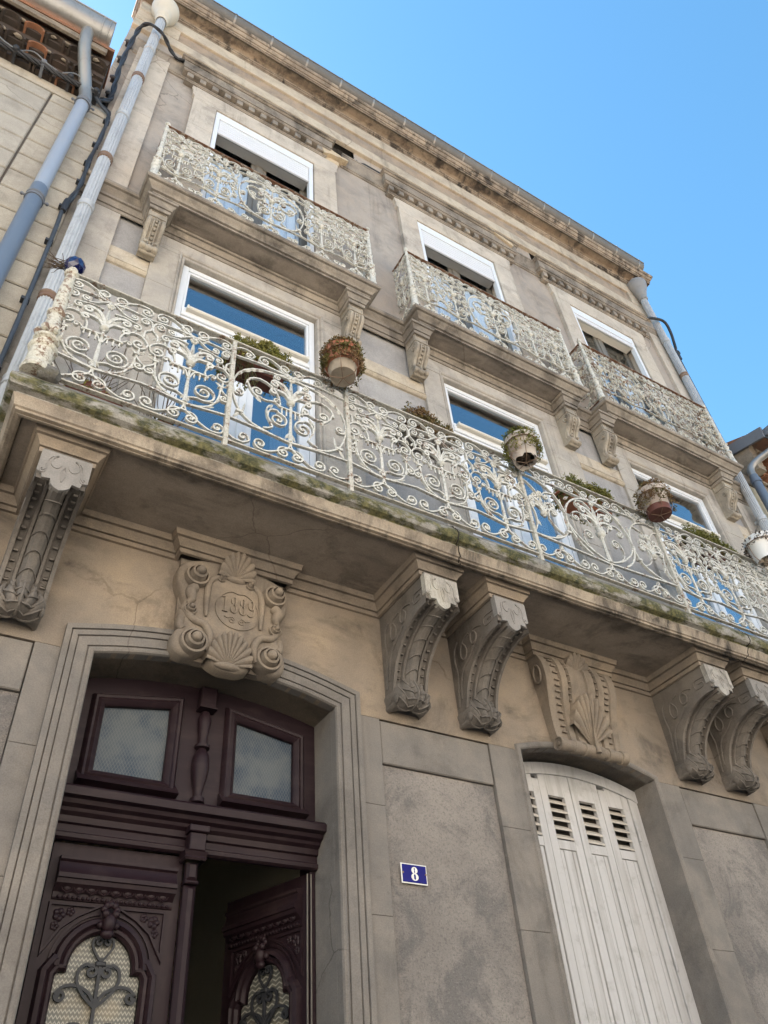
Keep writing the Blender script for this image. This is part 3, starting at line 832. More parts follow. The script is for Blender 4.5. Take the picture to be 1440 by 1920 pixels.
    return [('body', body, 'console', 32), ('tick', ticks, 'console', 30), ('acanthus_leaf', leaf, 'console', 60), ('face', face, 'console_face', 30), ('scroll_carving', carve, 'console_face', 40), ('tendril_carving', side, 'console', 50)]
_cache = {}
def consoles():
    for i, (a, b_) in enumerate(CONS):
        key = round(b_ - a, 3)
        if key not in _cache:
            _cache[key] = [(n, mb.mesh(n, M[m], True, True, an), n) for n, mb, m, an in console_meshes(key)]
        ms = _cache[key]
        root = link('console_bracket', ms[0][1], house, ((a + b_) / 2 - house.location.x, 0, 0))
        for n, me, _ in ms[1:]:
            c = link(n, me, root)
            if n in ('tick', 'tendril_carving', 'scroll_carving'): c['kind'] = 'stuff'
        if i in (1, 3):
            root['label'] = 'console with a pale chipped and stained front face'
            for q in root.children:
                if q.name.startswith('face') or q.name.startswith('scroll_carving'):
                    q.data = q.data.copy(); q.data.materials.clear(); q.data.materials.append(M['lime_face'])
consoles()

# ---- date cartouche over the door
def volute(c, r, d, n=28):
    # concentric stepped scroll, axis towards the street
    prof = [(r, .07), (r, -d * .35), (r * .95, -d * .5), (r * .80, -d * .52), (r * .76, -d * .30), (r * .70, -d * .34), (r * .60, -d * .75), (r * .46, -d * .82), (r * .43, -d * .55), (r * .38, -d * .62), (r * .35, -d * .86), (r * .27, -d * .97), (r * .14, -d * 1.02), (0, -d * 1.03)]
    return MB().lathe([(a, h) for a, h in prof], c, n, axis='y')
def shell_mb(c, r, bulge, a0, a1, ribs, sx=1.0, thick=.05):
    """scallop: ribs fan up from a hinge at c, the rim leaning out"""
    b = MB(); rows = []
    na = ribs * 6; nr = 9
    for i in range(nr + 1):
        t = i / nr; row = []
        for k in range(na + 1):
            f = k / na; a = R(a0 + (a1 - a0) * f)
            ph = abs(math.cos(PI * ribs * f)) ** .7
            rad = r * t * (1 - .07 * (1 - ph) * t)
            edge = math.sin(PI * f) ** .45
            hgt = bulge * (t ** .65) * (.25 + .75 * edge) * (1 - .18 * max(0, t - .8) / .2) + .15 * r * ph * t * .75
            row.append((c[0] + rad * math.cos(a) * sx, c[1] - hgt, c[2] + rad * math.sin(a)))
        rows.append(row)
    rows.append([(x, c[1] + thick, z) for x, y, z in rows[-1]])
    return b.grid(rows)
def digit(b, ch, x, z, w, h, y, t=.008, d=.008):
    # serif figures as raised strokes; x,z = lower left
    def ring(cx, cz, rx, rz):
        pts = [(cx + rx * math.cos(2 * PI * k / 20), cz + rz * math.sin(2 * PI * k / 20)) for k in range(21)]
        rows = []
        for k in range(21):
            a = 2 * PI * k / 20
            tt = t * (.55 + .75 * abs(math.cos(a)))
            ox, oz = cx + rx * math.cos(a), cz + rz * math.sin(a)
            ix, iz = cx + (rx - tt) * math.cos(a), cz + (rz - tt * .6) * math.sin(a)
            rows.append([(ox, y, oz), (ox, y - d, oz), (ix, y - d, iz), (ix, y, iz)])
        b.grid(rows)
    if ch == '8':
        ring(x + w / 2, z + h * .27, w * .50, h * .27); ring(x + w / 2, z + h * .75, w * .42, h * .25)
    if ch == '9':
        ring(x + w / 2, z + h * .70, w * .48, h * .30)
        b.bar(cr([(x + w * .93, z + h * .72), (x + w * .93, z + h * .45), (x + w * .75, z + h * .12), (x + w * .35, z + h * .02), (x + w * .1, z + h * .12)], 4), t * .9, d, y - d / 2)
    if ch == '1':
        b.box(x + w * .38, x + w * .38 + t * 1.2, y - d, y, z, z + h)
        b.box(x + w * .12, x + w * .84, y - d - .0004, y, z, z + t * .5)
        b.bar([(x + w * .42, z + h * .98), (x + w * .10, z + h * .86)], t * .6, d, y - d / 2)
def cartouche():
    cx = 1.264
    # strapwork plate with a waisted outline
    half = [(0, 4.53), (.10, 4.52), (.20, 4.51), (.29, 4.475), (.333, 4.42), (.338, 4.34), (.315, 4.26), (.285, 4.20), (.300, 4.16), (.305, 4.11), (.285, 4.07), (.300, 4.02), (.325, 3.96), (.315, 3.89), (.26, 3.855), (.18, 3.87), (.14, 3.895), (.11, 3.85), (.05, 3.825), (0, 3.822)]
    ol = cr([(cx + a, z) for a, z in half], 3)
    poly = ol + [(2 * cx - x, z) for x, z in reversed(ol[1:-1])]
    b = MB()
    n = len(poly)
    rings = []
    for ins, y in ((0, 0.0), (0, -.062), (.010, -.082), (.03, -.092), (.075, -.088)):
        row = []
        for x, z in poly:
            vx, vz = x - cx, z - 4.14
            L = math.hypot(vx, vz)
            row.append((x - vx / L * ins, y, z - vz / L * ins))
        rings.append(row)
    b.grid(rings, True)
    b.add(rings[-1], [tuple(range(n))])
    plate = b.build('cartouche', M['carved'], house, angle=50)
    back = MB(); back.prism([(.945, 4.52), (1.585, 4.52), (1.555, 3.868), (.972, 3.868)], -.032, 0.02); back.build('back_plate', M['carved'], plate)
    for s in (-1, 1):
        for (dx, z, r, d) in ((.236, 4.362, .070, .120), (.214, 3.938, .076, .105)):
            volute((cx + s * dx, -.070, z), r, d).build('volute', M['carved'], plate, angle=35)
        volute((cx + s * .250, -.07, 4.140), .038, .07, 14).build('volute', M['carved'], plate, angle=35)
        volute((cx + s * .088, -.07, 4.405), .026, .06, 12).build('volute', M['carved'], plate, angle=35)
        st = MB()
        st.tube(cr([(cx + s * .235, -.10, 4.288), (cx + s * .262, -.105, 4.25), (cx + s * .250, -.10, 4.205), (cx + s * .268, -.095, 4.175)], 4), [.026, .028, .030, .030, .030, .031, .030, .028, .026, .022, .018, .014, .01], 8)
        st.tube(cr([(cx + s * .285, -.075, 4.155), (cx + s * .235, -.09, 4.085), (cx + s * .160, -.095, 4.06), (cx + s * .125, -.095, 3.985), (cx + s * .150, -.085, 3.91)], 4), .022, 8)
        st.tube(cr([(cx + s * .285, -.07, 4.09), (cx + s * .292, -.075, 4.035), (cx + s * .275, -.08, 4.01)], 4), .022, 8)
        st.tube(cr([(cx + s * .10, -.09, 4.415), (cx + s * .155, -.09, 4.36), (cx + s * .165, -.095, 4.25), (cx + s * .16, -.095, 4.12)], 4), [.012, .014, .016, .018, .019, .02, .02, .019, .018, .016, .014, .012, .008], 7)
        st.build('strapwork', M['carved'], plate, angle=60)
    for sgn in (0,):
        shell_mb((cx - .006, -.080, 4.425), .150, .085, -4, 184, 9, .74).build('scallop_shell', M['carved'], plate, angle=60)
        k = MB(); k.ball((cx - .006, -.085, 4.420), .034, 10, 6, sc=(2.0, .8, .62))
        k.build('shell_hinge', M['carved'], plate, angle=60)
        shell_mb((cx - .010, -.075, 3.850), .185, .060, 2, 178, 11, .70).build('scallop_shell', M['carved'], plate, angle=60)
        k = MB(); k.ball((cx - .010, -.078, 3.848), .036, 10, 6, sc=(2.2, .8, .6))
        k.build('shell_hinge', M['carved'], plate, angle=60)
    md = MB()
    el = [(cx + .02 + .128 * math.cos(2 * PI * k / 40) * (1 - .10 * math.sin(2 * PI * k / 40)), 4.222 + (.120 if math.sin(2 * PI * k / 40) > 0 else .135) * math.sin(2 * PI * k / 40) - (.016 * math.exp(-((2 * PI * k / 40 - PI / 2) / .25) ** 2))) for k in range(41)]
    md.bar(el, .006, .012, -.090)
    md.build('medallion_rim', M['carved'], plate, angle=60)
    num = MB()
    for i, ch in enumerate('1889'):
        digit(num, ch, cx - .076 + i * .052, 4.186 + .002 * i, .044, .110, -.0875, .0105, .010)
    num.build('date_numerals', M['carved'], plate, angle=35)
    fl = MB()
    for s in (-1, 1):
        fl.bar(cr([(cx + .02 + s * .075, 4.158), (cx + .02 + s * .055, 4.150)] + spiral(cx + .02 + s * .030, 4.140, .022, 90 , s * 1.3, .006), 2), .0045, .010, -.090)
    fl.build('flourish', M['carved'], plate, angle=60)
cartouche()

# ---- ribbed keystone over each ground floor window
def keystone(cx):
    sec = [(-1, .05), (-1, 0), (-.82, 0), (-.80, -.012), (-.62, -.012), (-.60, .010), (-.44, .010), (-.42, -.010), (-.36, -.010), (-.34, .010), (-.14, .010), (-.12, -.006), (0, -.006)]
    sec = sec + [(-a, o) for a, o in reversed(sec[:-1])]
    prof = cr([(.095, 4.525), (.128, 4.44), (.130, 4.33), (.108, 4.25), (.086, 4.16), (.070, 4.06), (.064, 3.97), (.066, 3.90)], 4)
    b = MB(); rows = []
    n = len(prof)
    for a, o in sec:
        row = []
        for i, (p, z) in enumerate(prof):
            hw = .350 - .060 * i / (n - 1)
            row.append((cx + a * hw, -(p + o) if o < .03 else 0.0, z))
        rows.append(row)
    b.grid(rows)
    root = b.build('keystone', M['carved'], house, angle=28)
    t = MB()
    for i in range(2, n - 3, 2):
        p, z = prof[i]; hw = .350 - .060 * i / (n - 1)
        for s in (-1, 1):
            for (u0, u1, o) in ((.64, .76, -.004), (.365, .41, .004)):
                xs = sorted((cx + s * u0 * hw, cx + s * u1 * hw))
                if o > 0 and i > n // 2: continue
                t.box(xs[0], xs[1], -(p + .004 if o < 0 else p + .012), -(p - .02), z - .005, z + .005)
    t.build('tick', M['carved'], root)['kind'] = 'stuff'
    r = MB()
    # foot roll
    segs = [(-1.0, .046), (-.86, .046), (-.85, .038), (-.62, .040), (-.60, .046), (-.44, .046), (-.43, .036), (-.30, .036), (-.28, .046), (-.12, .040), (0, .042)]
    segs = segs + [(-a, q) for a, q in reversed(segs[:-1])]
    hw = .292
    prof2 = [(0, -1.0 * hw)] + [(q, a * hw) for a, q in segs] + [(0, hw)]
    r.lathe(prof2, (cx, -.066, 3.868), 16, axis='x')
    r.build('foot_roll', M['carved'], root, angle=35)
    for s in (-1, 1):
        v = MB(); v.lathe([(.0, -.012), (.012, -.012), (.016, -.003), (.034, -.003), (.040, -.014), (.046, -.012), (.047, .004)], (cx + s * .292, -.066, 3.868), 14, axis='x')
        if s > 0: v = MB().lathe([(.0, .012), (.012, .012), (.016, .003), (.034, .003), (.040, .014), (.046, .012), (.047, -.004)], (cx + s * .292, -.066, 3.868), 14, axis='x')
        v.build('roll_end', M['carved'], root, angle=35)
        q = MB(); pts = [(cx + s * .352, -.068 + .034 * math.cos(2 * PI * k / 16), 4.372 + .068 * math.sin(2 * PI * k / 16)) for k in range(17)]
        q.tube(pts, .009, 6); q.build('oval_moulding', M['carved'], root, angle=60)
    # palmette
    p = shell_mb((cx + .006, -.068, 3.90), .36, .075, 18, 162, 9, .52, .03)
    p.tube(cr([(cx, -.160, 4.20), (cx + .002, -.150, 4.10), (cx + .006, -.125, 4.0), (cx + .010, -.112, 3.90), (cx + .012, -.112, 3.84)], 4), [.005] * 9 + [.008, .010, .012, .014, .016, .018, .02, .02], 7)
    p.build('palmette', M['carved'], root, angle=60)
    shell_mb((cx + .0, -.090, 4.455), .130, .075, 0, 180, 7, .85).build('scallop_shell', M['carved'], root, angle=60)
keystone(3.868); keystone(6.40)
# ---- first floor: render wall, stone window surrounds, panel bands
def first_floor():
    b = MB()
    ops = [(c - .628, c + .628, 4.885, 7.698) for c in CEN]
    x = HX0
    for o0, o1, z0, z1 in ops:
        b.box(x, o0, .03, .36, 4.64, 8.02); b.box(o0, o1, .03, .36, z1, 8.02); b.box(o0, o1, .03, .36, 4.64, z0)
        x = o1
    b.box(x, HX1, .03, .36, 4.64, 8.02)
    wall = b.build('wall', M['render_first'], house, smooth=False)
    for c in CEN:
        o0, o1 = c - .62, c + .62
        s = MB()
        r = random.Random(int(c * 10))
        for (a, d) in ((c - .885, o0 - .052), (o1 + .052, c + 1.005)):
            z = 4.89
            for hh in (.62, .55, .6, .5, .53):
                z1 = min(z + hh, 7.69)
                k = MB(); k.bev(a, d, 0.0 + r.uniform(0, .003), .05, z + .0006, z1 - .0006, .0025)
                k.build('stone_block', M['stone_first'], wall, smooth=False)
                z = z1
                if z >= 7.69: break
        s.bev(c - .885, c + 1.005, 0.0, .05, 7.745, 8.02, .003)
        s.bev(c - .885, o0 - .052, 0.0, .05, 7.691, 7.744, .001); s.bev(o1 + .052, c + 1.005, 0, .05, 7.691, 7.744, .001)
        root = s.build('window_lintel', M['stone_first'], house, smooth=False)
        m = MB()
        pr = [(0, .12), (0, .022), (.006, .014), (.020, .012), (.024, .020), (.028, .012), (.034, .002), (.048, -.006), (.0525, -.004), (.053, .012)]
        m.sweep([(o0, 4.89), (o0, 7.69), (o1, 7.69), (o1, 4.89)], [(-o, d) for o, d in pr], fn=lambda a, b_, h: (a, h, b_), caps=False)
        m.build('window_architrave', M['stone_first'], house, angle=25)
        rv = MB(); rv.box(o0 - .04, o0 + .001, .115, .3, 4.89, 7.7); rv.box(o1 - .001, o1 + .04, .115, .3, 4.89, 7.7); rv.box(o0, o1, .115, .3, 7.689, 7.73)
        rv.build('reveal', M['stone_first'], house)
    # panel bands between the windows
    for a, d in ((.066, CEN[0] - .887), (CEN[0] + 1.007, CEN[1] - .887), (CEN[1] + 1.007, CEN[2] - .887), (CEN[2] + 1.007, 7.60)):
        m = MB()
        pr = [(0, 7.19), (.012, 7.194), (.020, 7.204), (.024, 7.216), (.020, 7.228), (.012, 7.236), (.012, 7.244), (.018, 7.248), (.018, 7.258), (.008, 7.264), (.008, 7.425), (.004, 7.43), (0, 7.432)]
        m.sweep([(a, .0302), (d, .0302)], [(o * 1.6, z) for o, z in pr])
        m.build('wall_band', M['stone_band'], house, angle=25)
    for a, d in ((-.30, .066), (7.60, 7.95)):
        p = MB()
        z = 4.89
        for hh in (.75, .8, .8, .78):
            k = MB(); k.bev(a, d, -.012, .06, z + .001, min(z + hh, 7.87) - .001, .003); k.build('pilaster_stone', M['stone_first'], wall, smooth=False); z += hh
            if z > 7.8: break
first_floor()

# ---- string course, upper balcony slabs and their brackets
UB = [(.195, 2.345), (2.825, 4.975), (5.30, 7.50)]
UBR = [(.255, .405), (2.115, 2.265), (2.83, 2.985), (4.725, 4.88), (5.255, 5.415), (7.20, 7.36)]
def string_course():
    # upper member: runs across the wall and out round the balconies
    path = [(HX0 + .15, 0.0)]
    for a, b_ in UB:
        path += [(a + .055, 0.0), (a + .055, -.225), (b_ - .055, -.225), (b_ - .055, 0.0)]
    path.append((HX1 - .08, 0.0))
    pr = [(0, 8.035), (.004, 8.018), (.016, 8.018), (.020, 8.030), (.008, 8.033), (.008, 8.041), (.034, 8.045), (.040, 8.056), (.056, 8.076), (.074, 8.088), (.080, 8.096), (.066, 8.100), (.066, 8.109), (.094, 8.113), (.104, 8.126), (.107, 8.145), (.102, 8.162), (.086, 8.168), (.070, 8.188), (0, 8.20)]
    b = MB(); b.sweep(path, pr)
    sc = b.build('string_course', M['stone_trim'], house, angle=28)
    # lower member: along the wall and round the bracket heads
    path = [(HX0 + .15, 0.0)]
    for a, b_ in UBR:
        path += [(a, 0.0), (a, -.182), (b_, -.182), (b_, 0.0)]
    path.append((HX1 - .08, 0.0))
    pr = [(0, 7.875), (.010, 7.878), (.014, 7.912), (.0, 7.915), (.0, 7.923), (.020, 7.926), (.026, 7.950), (.042, 7.978), (.030, 7.982), (.030, 7.990), (.052, 7.994), (.056, 8.017), (0, 8.0175)]
    b = MB(); b.sweep(path, pr)
    b.build('string_course', M['stone_trim'], house, angle=28)
    for a, b_ in UB:
        s = MB(); s.box(a + .058, b_ - .058, -.222, 0.0, 8.031, 8.192)
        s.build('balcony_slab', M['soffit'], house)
string_course()

def bracket_meshes(w):
    h = w / 2
    f = cr([(.150, 7.775), (.176, 7.745), (.182, 7.70), (.160, 7.645), (.120, 7.595), (.088, 7.54), (.080, 7.49), (.098, 7.455), (.108, 7.43), (.095, 7.405), (.06, 7.398)], 3)
    body = MB()
    poly = [(0, 7.885), (-.165, 7.885), (-.165, 7.790), (-.150, 7.775)] + [(-(p - .012), z) for p, z in f] + [(0, 7.40)]
    body.prism(poly, -h + .004, h - .004, axis='x')
    sec = [(-1, -.03), (-1, .004), (-.92, .010), (-.62, .010), (-.56, .0), (-.52, -.010), (-.40, -.010), (-.36, .004), (-.22, .006), (-.18, -.006), (0, -.008)]
    sec = sec + [(-a, o) for a, o in reversed(sec[:-1])]
    rows = [[(a * h, -(p + o), z) for p, z in f] for a, o in sec]
    body.grid(rows)
    # panelled head block
    pnl = MB()
    pnl.sweep([(-h + .012, 7.80), (-h + .012, 7.872), (h - .012, 7.872), (h - .012, 7.80)], [(0, -.164), (0, -.172), (-.010, -.172), (-.012, -.164)], fn=lambda a, b_, k: (a, k, b_), closed=True, caps=False)
    for s in (-1, 1):
        X = s * h
        pnl.sweep([(-.15, 7.80), (-.15, 7.872), (-.03, 7.872), (-.03, 7.80)], [(0, X - s * .004), (0, X + s * .004), (-.010, X + s * .004), (-.012, X - s * .004)], fn=lambda a, b_, k: (k, a, b_), closed=True, caps=False)
    beads = MB()
    for i in range(2, len(f) - 9, 2):
        p, z = f[i]
        beads.ball((0, -(p - .002), z), .0135, 7, 5)
    curl = MB()
    for s in (-1, 0, 1):
        curl.lathe([(0, -.022), (.022, -.022), (.030, -.012), (.032, 0), (.030, .012), (.022, .022), (0, .022)], (s * h * .66, -.088, 7.432 + (.0 if s else -.008)), 10, axis='x')
    curl.lathe([(0, -h * .9), (.020, -h * .9), (.024, 0), (.020, h * .9), (0, h * .9)], (0, -.055, 7.41), 10, axis='x')
    for s in (-1, 1):
        curl.ball((s * h * .55, -.105, 7.485), .018, 8, 5)
    vol = MB()
    for s in (-1, 1):
        X = s * (h + .001)
        vol.tube([(X, -(.128 + a), 7.705 + c) for a, c in [(q[0], q[1]) for q in spiral(0, 0, .048, 70, -2.1, .008)]], .0055, 5)
        vol.tube([(X, -p, z) for p, z in cr([(.150, 7.66), (.115, 7.60), (.075, 7.55), (.06, 7.49), (.07, 7.45)], 3)], .005, 5)
        vol.ball((X, -.128, 7.705), .012, 7, 5)
    return [('body', body, 35), ('head_panel', pnl, 30), ('bead', beads, 60), ('curl', curl, 45), ('volute', vol, 60)]
def brackets():
    c = {}
    for a, b_ in UBR:
        w = round(b_ - a - .006, 3)
        if w not in c: c[w] = [(n, mb.mesh(n, M['bracket'], True, True, an)) for n, mb, an in bracket_meshes(w)]
        root = link('scroll_bracket', c[w][0][1], house, ((a + b_) / 2 - house.location.x, 0, 0))
        for n, me in c[w][1:]: link(n, me, root)
brackets()

# ---- second floor
SO = [(c - .600, c + .600) for c in (1.246, 3.886, 6.405)]
LZ = 10.82
def second_floor():
    b = MB(); x = HX0
    for o0, o1 in SO:
        o0 -= .006; o1 += .006
        b.box(x, o0, 0, .36, 8.02, 11.56); b.box(o0, o1, 0, .36, LZ + .006, 11.56); b.box(o0, o1, 0, .36, 8.02, 8.2)
        x = o1
    b.box(x, HX1, 0, .36, 8.02, 11.56)
    # wall above the strip with two broken holes into the masonry
    holes = [(1.96, 2.47), (4.52, 4.80)]
    x = HX0
    for a, d in ((.30, 2.47), (2.92, 4.92), (5.42, 7.40)):     # hollow behind each hood
        b.box(x, a, .02, .238, 11.56, 12.02); x = d
    b.box(x, HX1, .02, .238, 11.56, 12.02)
    b.box(HX0, HX1, .0, .36, 12.02, 13.0)
    for q0, q1 in ((.30, 2.47), (2.92, 4.92), (5.42, 7.40)):
        rb = MB(); rb.box(q0, q1, .20, .36, 11.562, 12.018); rb.box(q0 - .0, q1, .03, .2, 12.012, 12.019); rb.build('hollow_shade_lining', M['void'], house)  # near-black lining stands in for deep shade behind the hoods
    wall = b.build('wall', M['render_up'], house, smooth=False)
    for a, d in holes:
        v = MB(); v.box(a, d, .20, .23, 11.57, 12.01); v.box(d, d + .01, .022, .2, 11.57, 12.01)
        v.box(a, d, .022, .2, 11.558, 11.566)
        rr = random.Random(int(a * 10))
        for i in range(14):
            v.ball((rr.uniform(a, d), rr.uniform(.10, .22), rr.uniform(11.57, 12.0)), rr.uniform(.03, .09), 6, 4)
        v.build('broken_hole', M['void'], house, angle=10)
    for k, (o0, o1) in enumerate(SO):
        c = (o0 + o1) / 2
        for (a, d) in ((c - .865, o0 - .003), (o1 + .003, c + .885)):
            z = 8.2
            for hh in (.60, .7, .66, .66):
                z1 = min(z + hh, LZ)
                q = MB(); q.bev(a, d, -.05, .1, z + .0006, z1 - .0006, .003); q.build('stone_block', M['stone_up'], wall, smooth=False); z = z1
        s = MB()
        s.bev(c - .865, c + .885, -.05, .1, LZ + .001, 11.135, .004)
        # chipped ears at both shoulders
        for sg, e in ((-1, c - .865), (1, c + .885)):
            s.prism([(e, 10.90), (e + sg * .022, 10.93), (e + sg * .026, 11.02), (e + sg * .040, 11.05), (e + sg * .042, 11.13), (e, 11.132)], -.046, .02)
        s.build('window_lintel', M['stone_up'], house, smooth=False)
        rv = MB(); rv.box(o0 - .02, o0 + .0008, .099, .34, 8.2, LZ); rv.box(o1 - .0008, o1 + .02, .099, .34, 8.2, LZ); rv.box(o0, o1, .099, .34, LZ - .001, LZ + .02)
        rv.build('reveal', M['stone_up'], house)
    for a, d in ((-.30, .045), (7.58, 7.93)):
        z = 8.2
        for hh in (.8, .8, .82, .82):
            q = MB(); q.bev(a, d, -.04, .05, z + .0008, z + hh - .0008, .004); q.build('pilaster_stone', M['stone_up'], wall, smooth=False); z += hh
    # architrave strip between the hoods
    xs = [(HX0 + .12, .27), (2.24, 2.93), (4.86, 5.43), (7.38, HX1 - .05)]
    for a, d in xs:
        m = MB()
        pr = [(0, 11.24), (.014, 11.245), (.016, 11.27), (.026, 11.275), (.030, 11.37), (.040, 11.40), (.044, 11.43), (.058, 11.47), (.062, 11.50), (.07, 11.505), (.07, 11.535), (.0, 11.558)]
        m.sweep([(a, -.001), (d, -.001)], pr)
        m.build('architrave', M['stone_trim'], house, angle=28)
second_floor()

def hoods():
    for k, (o0, o1) in enumerate(SO):
        c = (o0 + o1) / 2
        a, d = c - .945, c + .945
        if k == 0: d = c + .70         # this hood has lost its right-hand end
        if k == 1: pass
        pr_low = [(0, 11.136), (.052, 11.138), (.056, 11.150), (.066, 11.156), (.066, 11.172)]
        path = [(a, 0.0), (a, -.004), (d, -.004), (d, 0.0)]
        b = MB(); b.sweep(path, pr_low + [(.030, 11.176), (.030, 11.285), (.098, 11.290), (.098, 11.298), (.106, 11.304), (.108, 11.322), (.100, 11.333), (.100, 11.341), (.114, 11.344), (.122, 11.490), (.110, 11.494), (.110, 11.503), (.130, 11.506), (.142, 11.522), (.158, 11.526), (.160, 11.545), (.13, 11.552), (-.1, 11.565)])
        hood = b.build('window_hood', M['stone_trim'], house, angle=28)
        x = a - .055
        me = None
        while x < d + .02:
            q = MB(); q.bev(0, .072, -.098, -.05, 11.185, 11.284, .004)
            if me is None: me = q.mesh('dentil', M['stone_trim'], False)
            link('dentil', me, hood, (x, 0, 0)); x += .148
        if k == 0:
            # torn edge and fallen-away flakes
            rr = random.Random(4)
            q = MB()
            prv = [(d + .055, 11.585), (d + .03, 11.54), (d + .075, 11.50), (d + .09, 11.44), (d + .14, 11.40), (d + .17, 11.36), (d + .25, 11.345), (d + .285, 11.315), (d + .36, 11.335), (d + .40, 11.30), (d + .37, 11.26), (d + .25, 11.245), (d + .22, 11.20), (d + .12, 11.18), (d + .02, 11.15), (d - .02, 11.30), (d - .02, 11.58)]
            prv = [(d + (x - d) * .9, 11.32 + (z - 11.32) * (.62 if x > d + .06 else .95)) for x, z in prv]
            q.prism(prv, -.098, -.004)
            q.build('torn_edge', M['broken'], hood, smooth=False)
            q = MB(); q.box(d, c + .945, -.045, .0, 11.136, 11.24); q.build('bedding', M['broken'], hood)
        if k == 1:
            q = MB()
            q.prism([(d - .34, 11.60), (d - .25, 11.585), (d - .21, 11.55), (d - .14, 11.53), (d - .07, 11.50), (d + .02, 11.48), (d + .05, 11.44), (d + .03, 11.40), (d - .2, 11.47), (d - .33, 11.56)], -.153, -.08)
            q.build('torn_edge', M['broken'], hood, smooth=False)
hoods()

def entablature():
    b = MB(); b.sweep([(HX0 - .0, 0.0), (HX1, 0.0)], [(-.02, 11.985), (.026, 11.988), (.032, 11.996), (.032, 12.205), (.014, 12.209), (.014, 12.222), (.0, 12.226)])
    b.build('lower_fascia', M['stone_band'], house, angle=28)
    b = MB(); b.box(.05, 7.58, -.004, .1, 12.228, 12.545); b.build('frieze_panel', M['frieze'], house)
    for q0, q1 in ((HX0, .048), (7.582, HX1)):
        b = MB(); b.bev(q0, q1, -.032, .1, 12.228, 12.545, .003); b.build('frieze_end', M['stone_band'], house, smooth=False)
    # broken-up lengths of pale band
    xs = [HX0, .95, 2.05, 3.10, 4.3, 5.4, 6.6, HX1]
    for i in range(len(xs) - 1):
        q = MB(); q.sweep([(xs[i] + .0015, 0), (xs[i + 1] - .0015, 0)], [(0, 12.546), (.028, 12.549), (.036, 12.556), (.036, 12.812), (.016, 12.816), (.016, 12.826), (.0, 12.828)])
        q.build('upper_fascia', M['stone_band'], house, angle=28)
    pr = [(0, 12.829), (.036, 12.830), (.038, 12.846), (.026, 12.849), (.026, 12.858), (.050, 12.862), (.054, 12.880), (.040, 12.883), (.040, 12.892), (.062, 12.896), (.066, 12.922), (.076, 12.945), (.090, 12.962), (.13, 12.975), (.186, 12.982),
          (.188, 12.966), (.194, 12.966), (.198, 12.996), (.182, 13.000), (.182, 13.010), (.206, 13.014), (.210, 13.036), (.196, 13.040), (.196, 13.049), (.222, 13.053), (.236, 13.078), (.242, 13.10), (.228, 13.104), (.228, 13.112), (.254, 13.116), (.262, 13.136), (.266, 13.17), (.245, 13.19), (.0, 13.20)]
    xs = [HX0 - .02, .8, 2.02, 3.12, 4.35, 5.5, 6.75, HX1 + .10]
    for i in range(len(xs) - 1):
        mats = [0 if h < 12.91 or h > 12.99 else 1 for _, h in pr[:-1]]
        p = [(xs[i] + .0012, 0), (xs[i + 1] - .0012, 0)]
        if i == 0: p = [(xs[0] + .2, .3)] + [(xs[0] + .2, 0), p[1]]
        if i == len(xs) - 2: p = [p[0], (xs[-1] - .2, 0), (xs[-1] - .2, .3)]
        q = MB(); q.sweep(p, pr, mats)
        q.build('cornice_stone', [M['stone_corn'], M['corn_soffit']], house, angle=28)
    # roof gutter with its joint straps
    g = MB()
    n = 12; x0, x1 = HX0 + .2, HX1 - .03
    rows = []
    for x in (x0, x1):
        rows.append([(x, -.235 + .085 * math.cos(PI + PI * k / n), 13.335 + .125 * math.sin(PI + PI * k / n) * (1)) for k in range(n + 1)])
    g.grid(rows); g.add(rows[0], [tuple(range(n + 1))]); g.add(rows[1], [tuple(range(n + 1))])
    g.tube([(x0, -.322, 13.335), (x1, -.322, 13.335)], .011, 6)
    gut = g.build('gutter', M['gutter'], house, angle=50)
    me = None
    x = x0 + .35
    while x < x1:
        if me is None:
            q = MB(); rw = []
            for dx in (-.013, .013):
                rw.append([(dx, -.235 + .089 * math.cos(PI + PI * k / n), 13.335 + .129 * math.sin(PI + PI * k / n)) for k in range(n + 1)])
            q.grid(rw); q.box(-.013, .013, -.335, -.315, 13.33, 13.352)
            me = q.mesh('joint_strap', M['zinc'])
        link('joint_strap', me, gut, (x, 0, 0)); x += .52
entablature()

